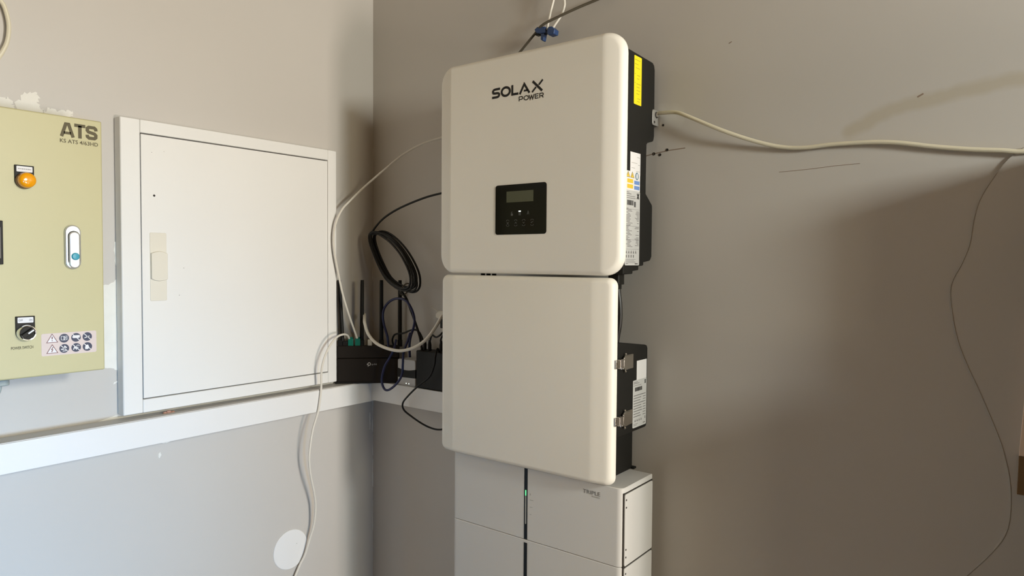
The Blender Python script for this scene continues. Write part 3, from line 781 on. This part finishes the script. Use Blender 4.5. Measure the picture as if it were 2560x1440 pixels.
# ------------------------------------------------------------------ battery stack
BX0, BX1, BY0, BY1, BH = 0.4955, 0.9735, -0.175, -0.036, 0.169
ord_ = ('topmost white battery module with green light, under the junction box', 'second white battery module down from the top of the stack',
        'third white battery module down from the top of the stack', 'fourth white battery module down from the top of the stack',
        'fifth white battery module, lowest in the stack')
for k in range(5):
    zt = 1.028 - k * BH
    zb = zt - BH + 0.0010
    b = thing('battery_module', ((BX0 + BX1) / 2, (BY0 + BY1) / 2, zb), ord_[k], 'battery', 'stacked battery modules')
    # shell: front with rounded upright edges
    ring = lambda z, e: [(u, w, z) for u, w in [(BX0 + e, BY1), (BX0 + e, BY0 + 0.014)] +
                         [(BX0 + 0.014 - (0.014 - e) * math.cos(a), BY0 + 0.014 - (0.014 - e) * math.sin(a)) for a in [math.pi / 2 * i / 6 for i in range(1, 6)]] +
                         [(BX0 + 0.014, BY0 + e), (BX1 - 0.014, BY0 + e)] +
                         [(BX1 - 0.014 + (0.014 - e) * math.sin(a), BY0 + 0.014 - (0.014 - e) * math.cos(a)) for a in [math.pi / 2 * i / 6 for i in range(1, 6)]] +
                         [(BX1 - e, BY0 + 0.014), (BX1 - e, BY1)]]
    rings = [ring(zb, 0.001), ring(zb + 0.001, 0), ring(zt - 0.0015, 0), ring(zt, 0.0015)]
    build(MB().loft(rings), 'shell', battery_white, b, angle=22)
    # side panel proud of the shell, with a dark shadow joint
    sh = zt - 0.0135 if k == 0 else zt - 0.0022
    build(MB().box(BX1 - 0.001, BX1 + 0.0003, -0.1690, BY1 + 0.0002, zb, sh + 0.003), 'joint', dark_hole, b, smooth=False)
    sp = build(MB().prism(rrect(-0.1665, BY1 - 0.002, zb + 0.0012, sh, 0.004, 4), BX1 - 0.002, BX1 + 0.0025, 'x'), 'side_panel', battery_white, b, bevel=0.0006)
    for dz in (0.012, 0.028, 0.118, 0.1345):
        build(MB().lathe((BX1 + 0.0025, -0.1615, sh - dz), (1, 0, 0), [(0.0021, 0), (0.0021, 0.0005), (0, 0.0006)], 10), 'screw', dark_hole, sp)
    # black strip with the light tube
    FBt = BACK(BY0)
    ztop = zt - 0.0065 if k else zt - 0.002
    st = build(slab(MB(), [(0.7192, zb + 0.0008), (0.7283, zb + 0.0008), (0.7283, ztop), (0.7192, ztop)], FBt, -0.0005, 0.0004), 'indicator_strip', black_gloss, b, smooth=False)
    if k == 0:
        FBt2 = BACK(BY0 - 0.0004)
        build(slab(MB(), rrect(0.7226, 0.7250, 0.8965, 0.9625, 0.001, 3), FBt2, 0, 0.0005), 'light_tube', light_tube, st, smooth=False)
        build(slab(MB(), rrect(0.7225, 0.7251, 0.9625, 0.9760, 0.0012, 3), FBt2, 0, 0.0006), 'green_light', led_green, st, smooth=False)
        mb = MB()
        for u0, u1, z, th in ((0.7355, 0.7375, 0.9660, 0.004), (0.7350, 0.7450, 0.9545, 0.0011), (0.7350, 0.7425, 0.9380, 0.0010), (0.7350, 0.7400, 0.9210, 0.0010)):
            slab(mb, [(u0, z), (u1, z), (u1, z + th), (u0, z + th)], FBt, 0, 0.0003)
        build(mb, 'level_marks', ink_pale, b, smooth=False)
        text('TRIPLE', 0.8775, 1.0020, 0.0082, FBt, b, ink_grey, width=0.0430)
        text('POWER', 0.9000, 0.9965, 0.0032, FBt, b, ink_pale, width=0.0200)
mb = MB().box(BX0 + 0.004, BX1 - 0.004, BY0 + 0.01, BY1, 0, 1.028 - 5 * BH)
tag(build(mb, 'battery_plinth', black_metal, bevel=0.003), 'black plinth on the floor carrying the battery stack', 'plinth')

# ------------------------------------------------------------------ ATS switch cabinet
AX = 0.160
ats = thing('switch_cabinet', (0.08, -1.05, 1.279), 'beige green ATS switch cabinet with amber lamp at the left', 'switch cabinet')
build(MB().box(0.0005, AX - 0.022, -1.262, -0.8555, 1.285, 1.770), 'enclosure', ats_paint, ats, bevel=0.003)
AD = build(MB().box(AX - 0.020, AX, -1.27, -0.8475, 1.2790, 1.7755), 'door', ats_paint, ats, bevel=0.0028, seg=3)
build(MB().box(AX - 0.0225, AX - 0.0195, -1.258, -0.858, 1.288, 1.767), 'gasket', black_plastic, ats, smooth=False)
FA = SIDE(AX)
mb = MB()
z0, h, t = 1.7362, 0.0275, 0.0062
def GA(y, wd, pts):
    return [(y + u * wd, z0 + v * h) for u, v in pts]
stroke(mb, GA(-0.9218, 0.0245, [(.09, 0), (.40, .89), (.60, .89), (.91, 0)]), t * .95, FA)
stroke(mb, GA(-0.9218, 0.0245, [(.25, .27), (.75, .27)]), t * .8, FA)
stroke(mb, GA(-0.8972, 0.0195, [(0, .89), (1, .89)]), t, FA)
stroke(mb, GA(-0.8972, 0.0195, [(.5, .89), (.5, 0)]), t, FA)
stroke(mb, GA(-0.8768, 0.0205, [(.90, .66), (.87, .80), (.74, .885), (.28, .885), (.14, .80), (.13, .64), (.24, .54), (.76, .46), (.88, .36), (.87, .20), (.74, .115), (.28, .115), (.14, .20), (.11, .34)]), t, FA)
build(mb, 'lettering', ink_brown, ats, smooth=False)
text('KS ATS 4/63HD', -0.9225, 1.7245, 0.0074, FA, ats, ink_brown, width=0.0675, bold=0.012)
text('POWER SWITCH', -1.0080, 1.3335, 0.0054, FA, ats, ink_brown, width=0.0355, bold=0.014)

def legend(yc, zt, zc, lab):
    """plate with straight top and round foot"""
    pts = [(yc - 0.0155, zt), (yc - 0.0155, zc)] + [(yc + 0.0155 * math.cos(math.radians(a)), zc + 0.0155 * math.sin(math.radians(a))) for a in range(192, 350, 12)] + [(yc + 0.0155, zc), (yc + 0.0155, zt)]
    pts = pts[::-1]
    p = build(slab(MB(), pts, FA, -0.0005, 0.0030), 'legend_plate', black_plastic, ats, bevel=0.0006)
    lb = build(slab(MB(), rrect(yc - 0.0127, yc + 0.0127, zt - 0.0122, zt - 0.0020, 0.0012, 3), SIDE(AX + 0.003), -0.0002, 0.0005), 'legend_label', label_white, p, smooth=False)
    return p
# amber signal lamp
p = legend(-0.9826, 1.6730, 1.6455, None)
mb = MB()
for u0, u1 in ((-0.9930, -0.9905), (-0.9898, -0.9880), (-0.9873, -0.9842), (-0.9836, -0.9812), (-0.9805, -0.9780), (-0.9774, -0.9742), (-0.9736, -0.9722)):
    slab(mb, [(u0, 1.6650), (u1, 1.6650), (u1, 1.6672), (u0, 1.6672)], SIDE(AX + 0.0035), 0, 0.0002)
build(mb, 'faded_print', ink_pale, p, smooth=False)
build(MB().lathe((AX + 0.003, -0.9826, 1.6450), (1, 0, 0), [(0.0150, 0), (0.0150, 0.006), (0.0142, 0.008), (0.0136, 0.0082)], 36), 'lamp_collar', amber_dark, p)
build(MB().lathe((AX + 0.008, -0.9826, 1.6450), (1, 0, 0), [(0.0140, 0), (0.0140, 0.008), (0.0132, 0.0120), (0.0110, 0.0142), (0.0055, 0.0152), (0, 0.0154)], 36), 'lamp_lens', amber, p)['label'] = 'amber lamp lens'
# selector switch
p = legend(-0.9853, 1.3945, 1.3650, None)
text('OFF', -0.9965, 1.3855, 0.0038, SIDE(AX + 0.0035), p, ink_grey, width=0.0070)
text('ON', -0.9795, 1.3855, 0.0038, SIDE(AX + 0.0035), p, ink_grey, width=0.0050)
build(MB().lathe((AX + 0.003, -0.9853, 1.3640), (1, 0, 0), [(0.0150, 0), (0.0152, 0.003), (0.0146, 0.0095), (0.0136, 0.0115), (0.0122, 0.0112), (0.0120, 0.008)], 40), 'switch_bezel', chrome, p)
kn = build(MB().lathe((AX + 0.009, -0.9853, 1.3640), (1, 0, 0), [(0.0119, 0), (0.0119, 0.0025), (0.0112, 0.0035), (0, 0.0036)], 36), 'switch_knob', black_plastic, p)
a = math.radians(35)
du, dw = Vector((math.cos(a), math.sin(a))), Vector((-math.sin(a), math.cos(a)))
c = Vector((-0.9853, 1.3640))
grip = [c + du * s * 0.0115 + dw * q * 0.0042 for s, q in ((1, -.8), (1, .8), (.8, 1), (-.8, 1), (-1, .8), (-1, -.8), (-.8, -1), (.8, -1))]
build(slab(MB(), grip, SIDE(AX + 0.0125), 0, 0.007), 'switch_grip', black_plastic, p, bevel=0.0008)
build(slab(MB(), [c + du * s * 0.0055 + du * 0.0042 + dw * q * 0.0013 for s, q in ((1, -1), (1, 1), (-1, 1), (-1, -1))], SIDE(AX + 0.0195), 0, 0.0006), 'pointer_mark', label_white, p, smooth=False)
# swing handle
hb = build(slab(MB(), rrect(-0.9182, -0.8902, 1.4815, 1.5670, 0.0139, 10), FA, -0.0005, 0.0065), 'handle_base', satin, ats, bevel=0.003, seg=4)
hl = build(slab(MB(), rrect(-0.9128, -0.8936, 1.4830, 1.5545, 0.0095, 10), SIDE(AX + 0.0065), -0.003, 0.0045), 'handle_lever', satin, hb, bevel=0.003, seg=4)
build(slab(MB(), rrect(-0.9139, -0.8925, 1.4880, 1.5557, 0.0105, 10), SIDE(AX + 0.0065), -0.003, 0.0004), 'handle_gap', black_plastic, hb, smooth=False)
build(MB().lathe((AX + 0.0105, -0.9028, 1.5062), (1, 0, 0), [(0.0072, 0), (0.0070, 0.0025), (0.0055, 0.0038), (0, 0.0043)], 28), 'push_button', teal, hb)['label'] = 'teal lock button'
# display at the left
dp = build(slab(MB(), [(-1.115, 1.4905), (-1.0185, 1.4905), (-1.0185, 1.5695), (-1.115, 1.5695)], FA, -0.0005, 0.006), 'display_bezel', black_plastic, ats, bevel=0.001)
build(slab(MB(), [(-1.109, 1.5015), (-1.0225, 1.5015), (-1.0225, 1.5575), (-1.109, 1.5575)], SIDE(AX + 0.006), 0, 0.0004), 'display_screen', mat('display_grey', (0.10, 0.09, 0.08), 0.3), dp, smooth=False)
# pictogram sticker
stk = build(slab(MB(), rrect(-0.9593, -0.8632, 1.3165, 1.3592, 0.003), FA, -0.0003, 0.0004), 'warning_sticker', label_pink, ats, smooth=False)
FK = SIDE(AX + 0.0004)
FK2 = SIDE(AX + 0.0006)
for i, z in enumerate((1.3488, 1.3285)):
    y = -0.9413
    tri = [(y - 0.0092, z - 0.0072), (y + 0.0092, z - 0.0072), (y, z + 0.0088)]
    t3 = build(slab(MB(), tri, FK, 0, 0.0002), 'warning_triangle', label_white, stk, smooth=False)
    mb = MB()
    stroke(mb, tri, 0.0011, FK2, 0.0003, closed=True)
    if i == 0:
        stroke(mb, [(y, z - 0.001), (y, z + 0.004)], 0.0018, FK2); stroke(mb, [(y, z - 0.0045), (y, z - 0.003)], 0.0018, FK2)
    else:
        stroke(mb, [(y + 0.0014, z + 0.0042), (y - 0.0012, z - 0.0002), (y + 0.0008, z - 0.0008), (y - 0.0012, z - 0.0052)], 0.0014, FK2)
    build(mb, 'print', ink_maroon, t3, smooth=False)
for i, z in enumerate((1.3482, 1.3284)):
    for j, y in enumerate((-0.9208, -0.8999, -0.8798)):
        dsc = build(slab(MB(), arc_pts(y, z, 0.0085, 0.0085), FK, 0, 0.0002), 'pictogram', ink_navy, stk, smooth=False)
        mb = MB()
        if (i, j) == (0, 0):
            for s in (-1, 1):
                stroke(mb, [(y + s * .0005, z - .0035), (y + s * .0005, z + .0035), (y + s * .005, z + .0042), (y + s * .005, z - .0028)], .0009, FK2, closed=True)
            slab(mb, [(y + .002, z - .001), (y + .0035, z - .001), (y + .0035, z + .002), (y + .002, z + .002)], FK2, 0, .0002)
        else:
            stroke(mb, [(y - 0.0060, z + 0.0062), (y + 0.0062, z - 0.0060)], .0014, FK2)
            if (i, j) == (0, 1):
                slab(mb, [(y - .0072, z + .0012), (y - .005, z - .0012), (y + .0055, z - .0012), (y + .0072, z + .0018), (y + .006, z + .0042), (y - .0045, z + .0042)], FK2, 0, .0003)
            elif (i, j) == (0, 2):
                stroke(mb, [(y - .0052, z - .0022), (y + .0040, z + .0010)], .0016, FK2)
            elif (i, j) == (1, 0):
                stroke(mb, [(y - .0055, z - .0015), (y - .001, z - .001), (y + .001, z + .004), (y + .004, z + .001)], .0022, FK2); stroke(mb, [(y - .003, z - .005), (y + .005, z - .0045)], .0014, FK2)
            elif (i, j) == (1, 1):
                stroke(mb, [(y - .005, z - .004), (y - .003, z + .001), (y + .001, z - .004)], .0018, FK2); stroke(mb, arc_pts(y + .003, z + .0022, .0024, .0026, 0, 300, 8), .0009, FK2)
            else:
                slab(mb, [(y - .004, z - .005), (y + .001, z - .005), (y + .003, z - .001), (y + .001, z + .004), (y - .003, z + .003), (y - .0045, z - .001)], FK2, 0, .0003)
        build(mb, 'print', label_white, dsc, smooth=False)
# cable entry below
gl = build(MB().box(0.055, 0.105, -1.12, -0.985, 1.2705, 1.2855).prism(rrect(0.062, 0.098, -1.03, -0.990, 0.01), 1.2585, 1.2706, 'z'), 'cable_entry', gland_grey, ats, bevel=0.002)
tag(build(MB().tube([(0.08, -1.003, 1.262), (0.078, -1.004, 1.248), (0.07, -1.012, 1.225), (0.06, -1.03, 1.19), (0.05, -1.05, 1.160), (0.04, -1.07, 1.1445), (0.03, -1.2, 1.1445)], 0.0038), 'supply_cable', gland_grey),
    'grey cable hanging from the underside of the ATS switch cabinet', 'cable')

# ------------------------------------------------------------------ white flush cabinet
fc = thing('distribution_cabinet', (0.0, -0.46, 1.150), 'white sheet metal distribution cabinet with closed door, above the ledge', 'cabinet')
XD = 0.030
fy0, fy1, fz0, fz1 = -0.7570, -0.1640, 1.1500, 1.8185
dy0, dy1, dz0, dz1 = -0.7125, -0.1950, 1.1830, 1.7860
build(MB().box(0.0003, XD, fy0, dy0 - 0.0012, fz0, fz1), 'frame_stile', white_metal, fc, bevel=0.0025)
build(MB().box(0.0003, XD, dy1 + 0.0010, fy1, fz0, fz1), 'frame_stile', white_metal, fc, bevel=0.0025)
build(MB().box(0.0003, XD, dy0 - 0.0010, dy1 + 0.0008, dz1 + 0.0026, fz1), 'frame_rail', white_metal, fc, bevel=0.002)
build(MB().box(0.0003, XD, dy0 - 0.0010, dy1 + 0.0008, fz0, dz0 - 0.0022), 'frame_rail', white_metal, fc, bevel=0.002)
build(MB().box(0.0003, 0.012, dy0 - 0.001, dy1 + 0.001, dz0 - 0.0015, dz1 + 0.0015), 'back_plate', dark_hole, fc, smooth=False)
fd = build(MB().box(0.012, XD - 0.001, dy0 + 0.0004, dy1 - 0.0004, dz0, dz1), 'door', white_metal, fc, bevel=0.0012)
rc = build(slab(MB(), rrect(-0.6950, -0.6568, 1.4060, 1.5635, 0.003), SIDE(XD - 0.001), -0.001, 0.0012), 'latch_plate', cream_plastic, fd, bevel=0.0008)
lev = [(-0.6940, 1.4575), (-0.6850, 1.4535), (-0.6755, 1.4520), (-0.6660, 1.4530), (-0.6568, 1.4560), (-0.6568, 1.5155), (-0.6660, 1.5195), (-0.6755, 1.5205), (-0.6850, 1.5190), (-0.6940, 1.5160)]
build(slab(MB(), lev, SIDE(XD + 0.0002), 0, 0.0055), 'latch_lever', cream_plastic, rc, bevel=0.0012)
for y, z, r in ((-0.6835, 1.6487, 0.0026), (-0.6157, 1.482, 0.0010), (-0.627, 1.4174, 0.0011), (-0.688, 1.747, 0.0009), (-0.66, 1.752, 0.0008)):
    build(MB().lathe((XD - 0.0012, y, z), (1, 0, 0), [(r, 0), (r, 0.0004), (r * .6, 0.0004)], 12), 'paint_chip' if r < .002 else 'screw_hole', dark_hole if r > .002 else ink_pale, fd, smooth=False)

# round blanking cover
mb = MB().lathe((0.0, -0.3035, 0.6915), (1, 0, 0), [(0.0550, 0), (0.0552, 0.0015), (0.0535, 0.0030), (0.03, 0.0036), (0, 0.0037)], 56)
bc = tag(build(mb, 'blanking_cover', white_trim), 'round white blanking cover low on the wall under the ledge', 'cover')
build(MB().lathe((0.0036, -0.2850, 0.7030), (1, 0, 0), [(0.0010, 0), (0.0010, 0.0006)], 10), 'screw', ink_pale, bc)

# ------------------------------------------------------------------ routers and small devices on the ledge
A, B = Vector((0.0172, -0.1530, 1.1406)), Vector((0.1650, -0.0089, 1.1406))
ex = (B - A).normalized()
en = Vector((ex.y, -ex.x, 0))             # towards the viewer
def R(u, w, d):
    return A + ex * u + Vector((0, 0, w)) + en * d
def rbox(u0, u1, w0, w1, d0, d1):
    v = [R(u, w, d) for u in (u0, u1) for w in (w0, w1) for d in (d0, d1)]
    return MB().add(v, [(0, 1, 3, 2), (4, 6, 7, 5), (0, 4, 5, 1), (2, 3, 7, 6), (0, 2, 6, 4), (1, 5, 7, 3)])
rou = thing('wifi_router', tuple(A.lerp(B, .5)), 'black router with four upright antennas standing across the corner', 'router')
RL = 0.1800
build(rbox(0, RL, 0.0, 0.0745, -0.020, 0.0), 'lower_shell', router_brown, rou, bevel=0.002)
build(rbox(0, RL, 0.0752, 0.1120, -0.020, 0.0008), 'upper_shell', router_brown, rou, bevel=0.002)
build(rbox(-0.006, 0.10, 0.0, 0.006, -0.010, 0.002), 'foot', black_plastic, rou, bevel=0.001)
FR = lambda u, w, d: tuple(R(u, w, d))
for u0, u1 in ((0.0015, 0.0160), (0.0645, 0.0755), (0.1205, 0.1345), (0.1745, 0.1890)):
    uc, hw = (u0 + u1) / 2, 0.0058
    lean = 0.006 if u0 < 0.01 else (-0.001 if u0 < 0.07 else 0.0)
    rings = []
    for w, q in ((0.108, 0.8), (0.118, 1.0), (0.20, 1.0), (0.295, 0.92), (0.3055, 0.85)):
        cc = uc + (0.006 if u0 < .01 else 0) - lean * (w - 0.11) / 0.195 * 1.6
        rings.append([tuple(R(cc + hw * q * math.cos(t), w, -0.010 + 0.0042 * math.sin(t))) for t in [2 * math.pi * i / 14 for i in range(14)]])
    build(MB().loft(rings), 'antenna', black_plastic, rou, angle=50)
    build(rbox(uc - 0.007, uc + 0.007, 0.108, 0.128, -0.015, -0.004), 'antenna_hinge', black_plastic, rou, bevel=0.001)
text('tp-link', 0.0990, 0.0525, 0.0072, lambda u, w, d: FR(u, w, 0.0002), rou, ink_pale, width=0.0165)
mb = MB()
FRL = lambda u, w, d: FR(u, w, d)
stroke(mb, arc_pts(0.0925, 0.0575, 0.0038, 0.0042, -120, 150, 14), 0.0017, FRL)
stroke(mb, [(0.0897, 0.0600), (0.0897, 0.0500)], 0.0017, FRL)
stroke(mb, [(0.0868, 0.0545), (0.0868, 0.0580), (0.0895, 0.0580)], 0.0015, FRL)
build(mb, 'logo', mat('logo_white', (0.65, 0.63, 0.60), 0.5), rou, smooth=False)
for u, lab in ((0.0388, 'green network plug, left of the two on the router'), (0.0590, 'green network plug, right of the two on the router')):
    mbp = rbox(u - 0.0078, u + 0.0075, 0.110, 0.1330, -0.014, -0.002)
    mbp.add(rbox(u - 0.0055, u + 0.0055, 0.1330, 0.1370, -0.012, -0.004).v, rbox(0, 1, 0, 1, 0, 1).f)
    tag(build(mbp, 'network_plug', plug_green, bevel=0.0012), lab, 'plug', 'green network plugs')
mbp = rbox(0.0880, 0.1005, 0.110, 0.1300, -0.014, -0.002)
tag(build(mbp, 'network_plug', plug_white, bevel=0.0015), 'cream network plug on top of the router', 'plug')
mbp = rbox(0.0150, 0.0290, 0.111, 0.1260, -0.014, -0.002)
tag(build(mbp, 'power_plug', black_plastic, bevel=0.0015), 'black plug on top of the router, beside the left antenna', 'plug')

# white mini power unit with black band
mu = thing('mini_power_unit', (0.198, -0.024, 1.1406), 'small white box with black band and two lights on the ledge', 'power unit')
build(MB().prism(rrect(0.1600, 0.2330, 1.1406, 1.2170, 0.006), -0.046, -0.004, 'y'), 'body', device_white, mu, bevel=0.0015)
wav = [(0.1595 + 0.074 * i / 10, 1.1905 - 0.005 * math.sin(math.pi * i / 10)) for i in range(11)] + [(0.1595 + 0.074 * i / 10, 1.1655 - 0.002 * (1 - i / 10)) for i in range(10, -1, -1)]
build(MB().prism(wav, -0.0468, -0.0035, 'y'), 'band', black_plastic, mu, smooth=False)
for x in (0.1955, 0.2065):
    build(MB().lathe((x, -0.0459, 1.1475), (0, -1, 0), [(0.0016, 0), (0.0016, 0.0006)], 12), 'indicator_light', led_white, mu)
# second black box, partly behind the covers
sb = thing('network_switch', (0.31, -0.03, 1.1406), 'plain black network box on the ledge beside the inverter', 'network switch')
build(MB().box(0.2390, 0.4150, -0.050, -0.006, 1.1406, 1.2485), 'body', black_plastic, sb, bevel=0.003)
mb = MB()
for i in range(5):
    mb.box(0.268, 0.276, -0.0504, -0.0499, 1.150 + i * 0.005, 1.1524 + i * 0.005)
build(mb, 'vent_slots', dark_hole, sb, smooth=False)
for i, (x, y) in enumerate(((0.2737, -0.03), (0.3112, -0.022), (0.2546, -0.03))):
    mb = MB().lathe((x, y, 1.2486), (0, 0, 1), [(0.0055, 0), (0.0055, 0.016), (0.0040, 0.024), (0.0028, 0.030)], 12)
    tag(build(mb, 'power_plug', black_plastic), ('middle', 'right', 'left')[i] + ' black plug standing on the black network box', 'plug', 'plugs on the network box')

# ------------------------------------------------------------------ cables
cable('hang', 'network_cable', 0.0030, cable_white, 'white cable hanging from the router over the ledge to the floor')
cable('arch', 'network_cable', 0.0029, cable_white, 'white cable arching from behind the inverter down to the router')
cable('thick', 'network_cable', 0.0046, cable_white, 'thick white cable looping in front of the router')
cable('feed', 'coax_cable', 0.0030, cable_black, 'black cable running from the inverter to the coil')
cable('tail', 'coax_cable', 0.0036, cable_black, 'black cable dropping from the coil to the network box')
cable('blue', 'patch_cable', 0.0036, cable_blue, 'dark blue cable arched high behind the router antennas')
cable('blue2', 'patch_cable', 0.0034, cable_blue, 'dark blue cable drooping in a loop below the ledge edge')
cable('thin', 'power_cable', 0.0026, cable_black, 'thin black cable hanging below the ledge toward the junction box')
cable('b1', 'power_cable', 0.0026, cable_black, 'wavy black cable on the middle plug of the network box')
cable('b2', 'power_cable', 0.0026, cable_black, 'short black cable on the right plug of the network box')
cable('b3', 'power_cable', 0.0028, cable_black, 'black cable bridging from the network box to the router')
cable('left', 'wall_cable', 0.0042, cable_cream, 'cream cable curving along the wall above the ATS switch cabinet')
cable('right', 'wall_cable', 0.0043, cable_cream, 'long cream cable running along the wall right of the inverter')
cable('top1', 'ceiling_cable', 0.0030, cable_white, 'white cable coming down to the blue connector, left strand')
cable('top2', 'ceiling_cable', 0.0030, cable_white, 'white cable coming down to the blue connector, right strand')
cable('gray', 'antenna_cable', 0.0032, cable_grey, 'dark grey cable slanting across the wall above the inverter')
# cable coil
K = [(0.0748,1.5908),(0.0695,1.5648),(0.1011,1.5055),(0.1475,1.4499),(0.2025,1.4212),(0.243,1.4156),(0.2652,1.4332),(0.2587,1.4724),(0.2186,1.5264),(0.1692,1.568),(0.1184,1.5898)]
cx, cz = sum(p[0] for p in K) / len(K), sum(p[1] for p in K) / len(K)
pts = []
for turn in range(6):
    s = 0.995 - 0.028 * turn + (0.03 if turn == 5 else 0)
    for i, (x, z) in enumerate(K):
        q = s + random.uniform(-0.018, 0.012)
        pts.append((cx + (x - cx) * q, -0.070 + 0.012 * math.sin(turn * 1.9 + i * .2) - 0.0012 * turn, cz + (z - cz) * q + random.uniform(-.002, .002)))
co = tag(build(MB().tube(pts, 0.0031, 8, sub=4), 'cable_coil', cable_black), 'coil of black cable hanging in the corner above the router', 'cable coil')
tie = [(0.2145 + 0.011 * math.cos(t), -0.070 + 0.016 * math.sin(t), 1.4225 + 0.017 * math.cos(t)) for t in [2 * math.pi * i / 14 for i in range(15)]]
build(MB().tube(tie, 0.0016, 6), 'cable_tie', cable_grey, co)
# blue clamps on the cable junction above the inverter
mb = MB()
mb.prism([(0.6433, 2.0766), (0.6517, 2.0812), (0.6745, 2.0783), (0.6771, 2.0623), (0.6630, 2.0640), (0.6494, 2.0666)], -0.046, -0.028, 'y')
cl = tag(build(mb, 'cable_connector', clip_blue, bevel=0.0015), 'blue cable connector above the inverter, left one with a prong', 'connector')
build(MB().prism([(0.6622, 2.0645), (0.6605, 2.0499), (0.6660, 2.0454), (0.6690, 2.0460), (0.6723, 2.0630)], -0.043, -0.031, 'y'), 'prong', clip_blue, cl, bevel=0.001)
build(MB().box(0.6420, 0.6520, -0.040, -0.026, 2.0640, 2.0720), 'cap', cable_black, cl, bevel=0.001)
mb = MB().prism([(0.6841, 2.0715), (0.6880, 2.0745), (0.6959, 2.0738), (0.7053, 2.0650), (0.7031, 2.0544), (0.6880, 2.0535), (0.6830, 2.0600)], -0.048, -0.028, 'y')
tag(build(mb, 'cable_connector', clip_blue, bevel=0.0015), 'dark blue cable connector above the inverter, right of the pronged one', 'connector')
# white socket block behind the covers with a tie tail
sk_ = thing('cable_joiner', (0.34, -0.05, 1.338), 'white cable joiner at the left edge of the junction box', 'joiner')
build(MB().prism([(0.324, 1.3450), (0.322, 1.3570), (0.332, 1.3655), (0.372, 1.3700), (0.372, 1.3500), (0.342, 1.3420)], -0.058, -0.040, 'y'), 'body', plug_white, sk_, bevel=0.0025)
build(MB().box(0.338, 0.372, -0.056, -0.044, 1.318, 1.3430), 'socket', black_plastic, sk_, bevel=0.002)
build(MB().tube([(0.328, -0.050, 1.3620), (0.318, -0.052, 1.3690), (0.306, -0.054, 1.3730)], 0.0011, 6), 'tie_tail', plug_white, sk_)

# ------------------------------------------------------------------ right edge and unseen cupboard added for shade
bd = thing('wooden_board', (1.68, -0.012, 1.116), 'pale wooden board with a brown foot on the wall, at the right edge', 'board')
build(MB().prism([(1.6360, 1.1815), (1.7100, 1.1815), (1.7100, 1.42), (1.6480, 1.42)], -0.020, -0.0025, 'y'), 'board', wood_pale, bd, bevel=0.001)
build(MB().prism([(1.6350, 1.1165), (1.7100, 1.1165), (1.7100, 1.1812), (1.6360, 1.1812)], -0.022, -0.0025, 'y'), 'board_foot', wood_brown, bd, bevel=0.001)
cb = thing('added_cupboard', (2.01, -0.17, 0.0), 'tall grey cupboard added out of view to shade the wall', 'cupboard')  # unseen blocker, added to cast soft shade on the inverter wall
build(MB().box(1.725, 2.30, -0.24, -0.1665, 0.0, 1.42), 'added_shade_base', added_cupboard_mat, cb, bevel=0.003)  # depth and height shaped to darken the lower wall
build(MB().box(1.725, 2.30, -0.150, -0.004, 0.0, 1.70), 'added_carcass', added_cupboard_mat, cb, bevel=0.003)
build(MB().box(1.728, 2.011, -0.165, -0.1505, 1.43, 1.695), 'added_cupboard_door', added_cupboard_mat, cb, bevel=0.002)
build(MB().box(2.014, 2.297, -0.165, -0.1505, 1.43, 1.695), 'added_cupboard_door', added_cupboard_mat, cb, bevel=0.002)
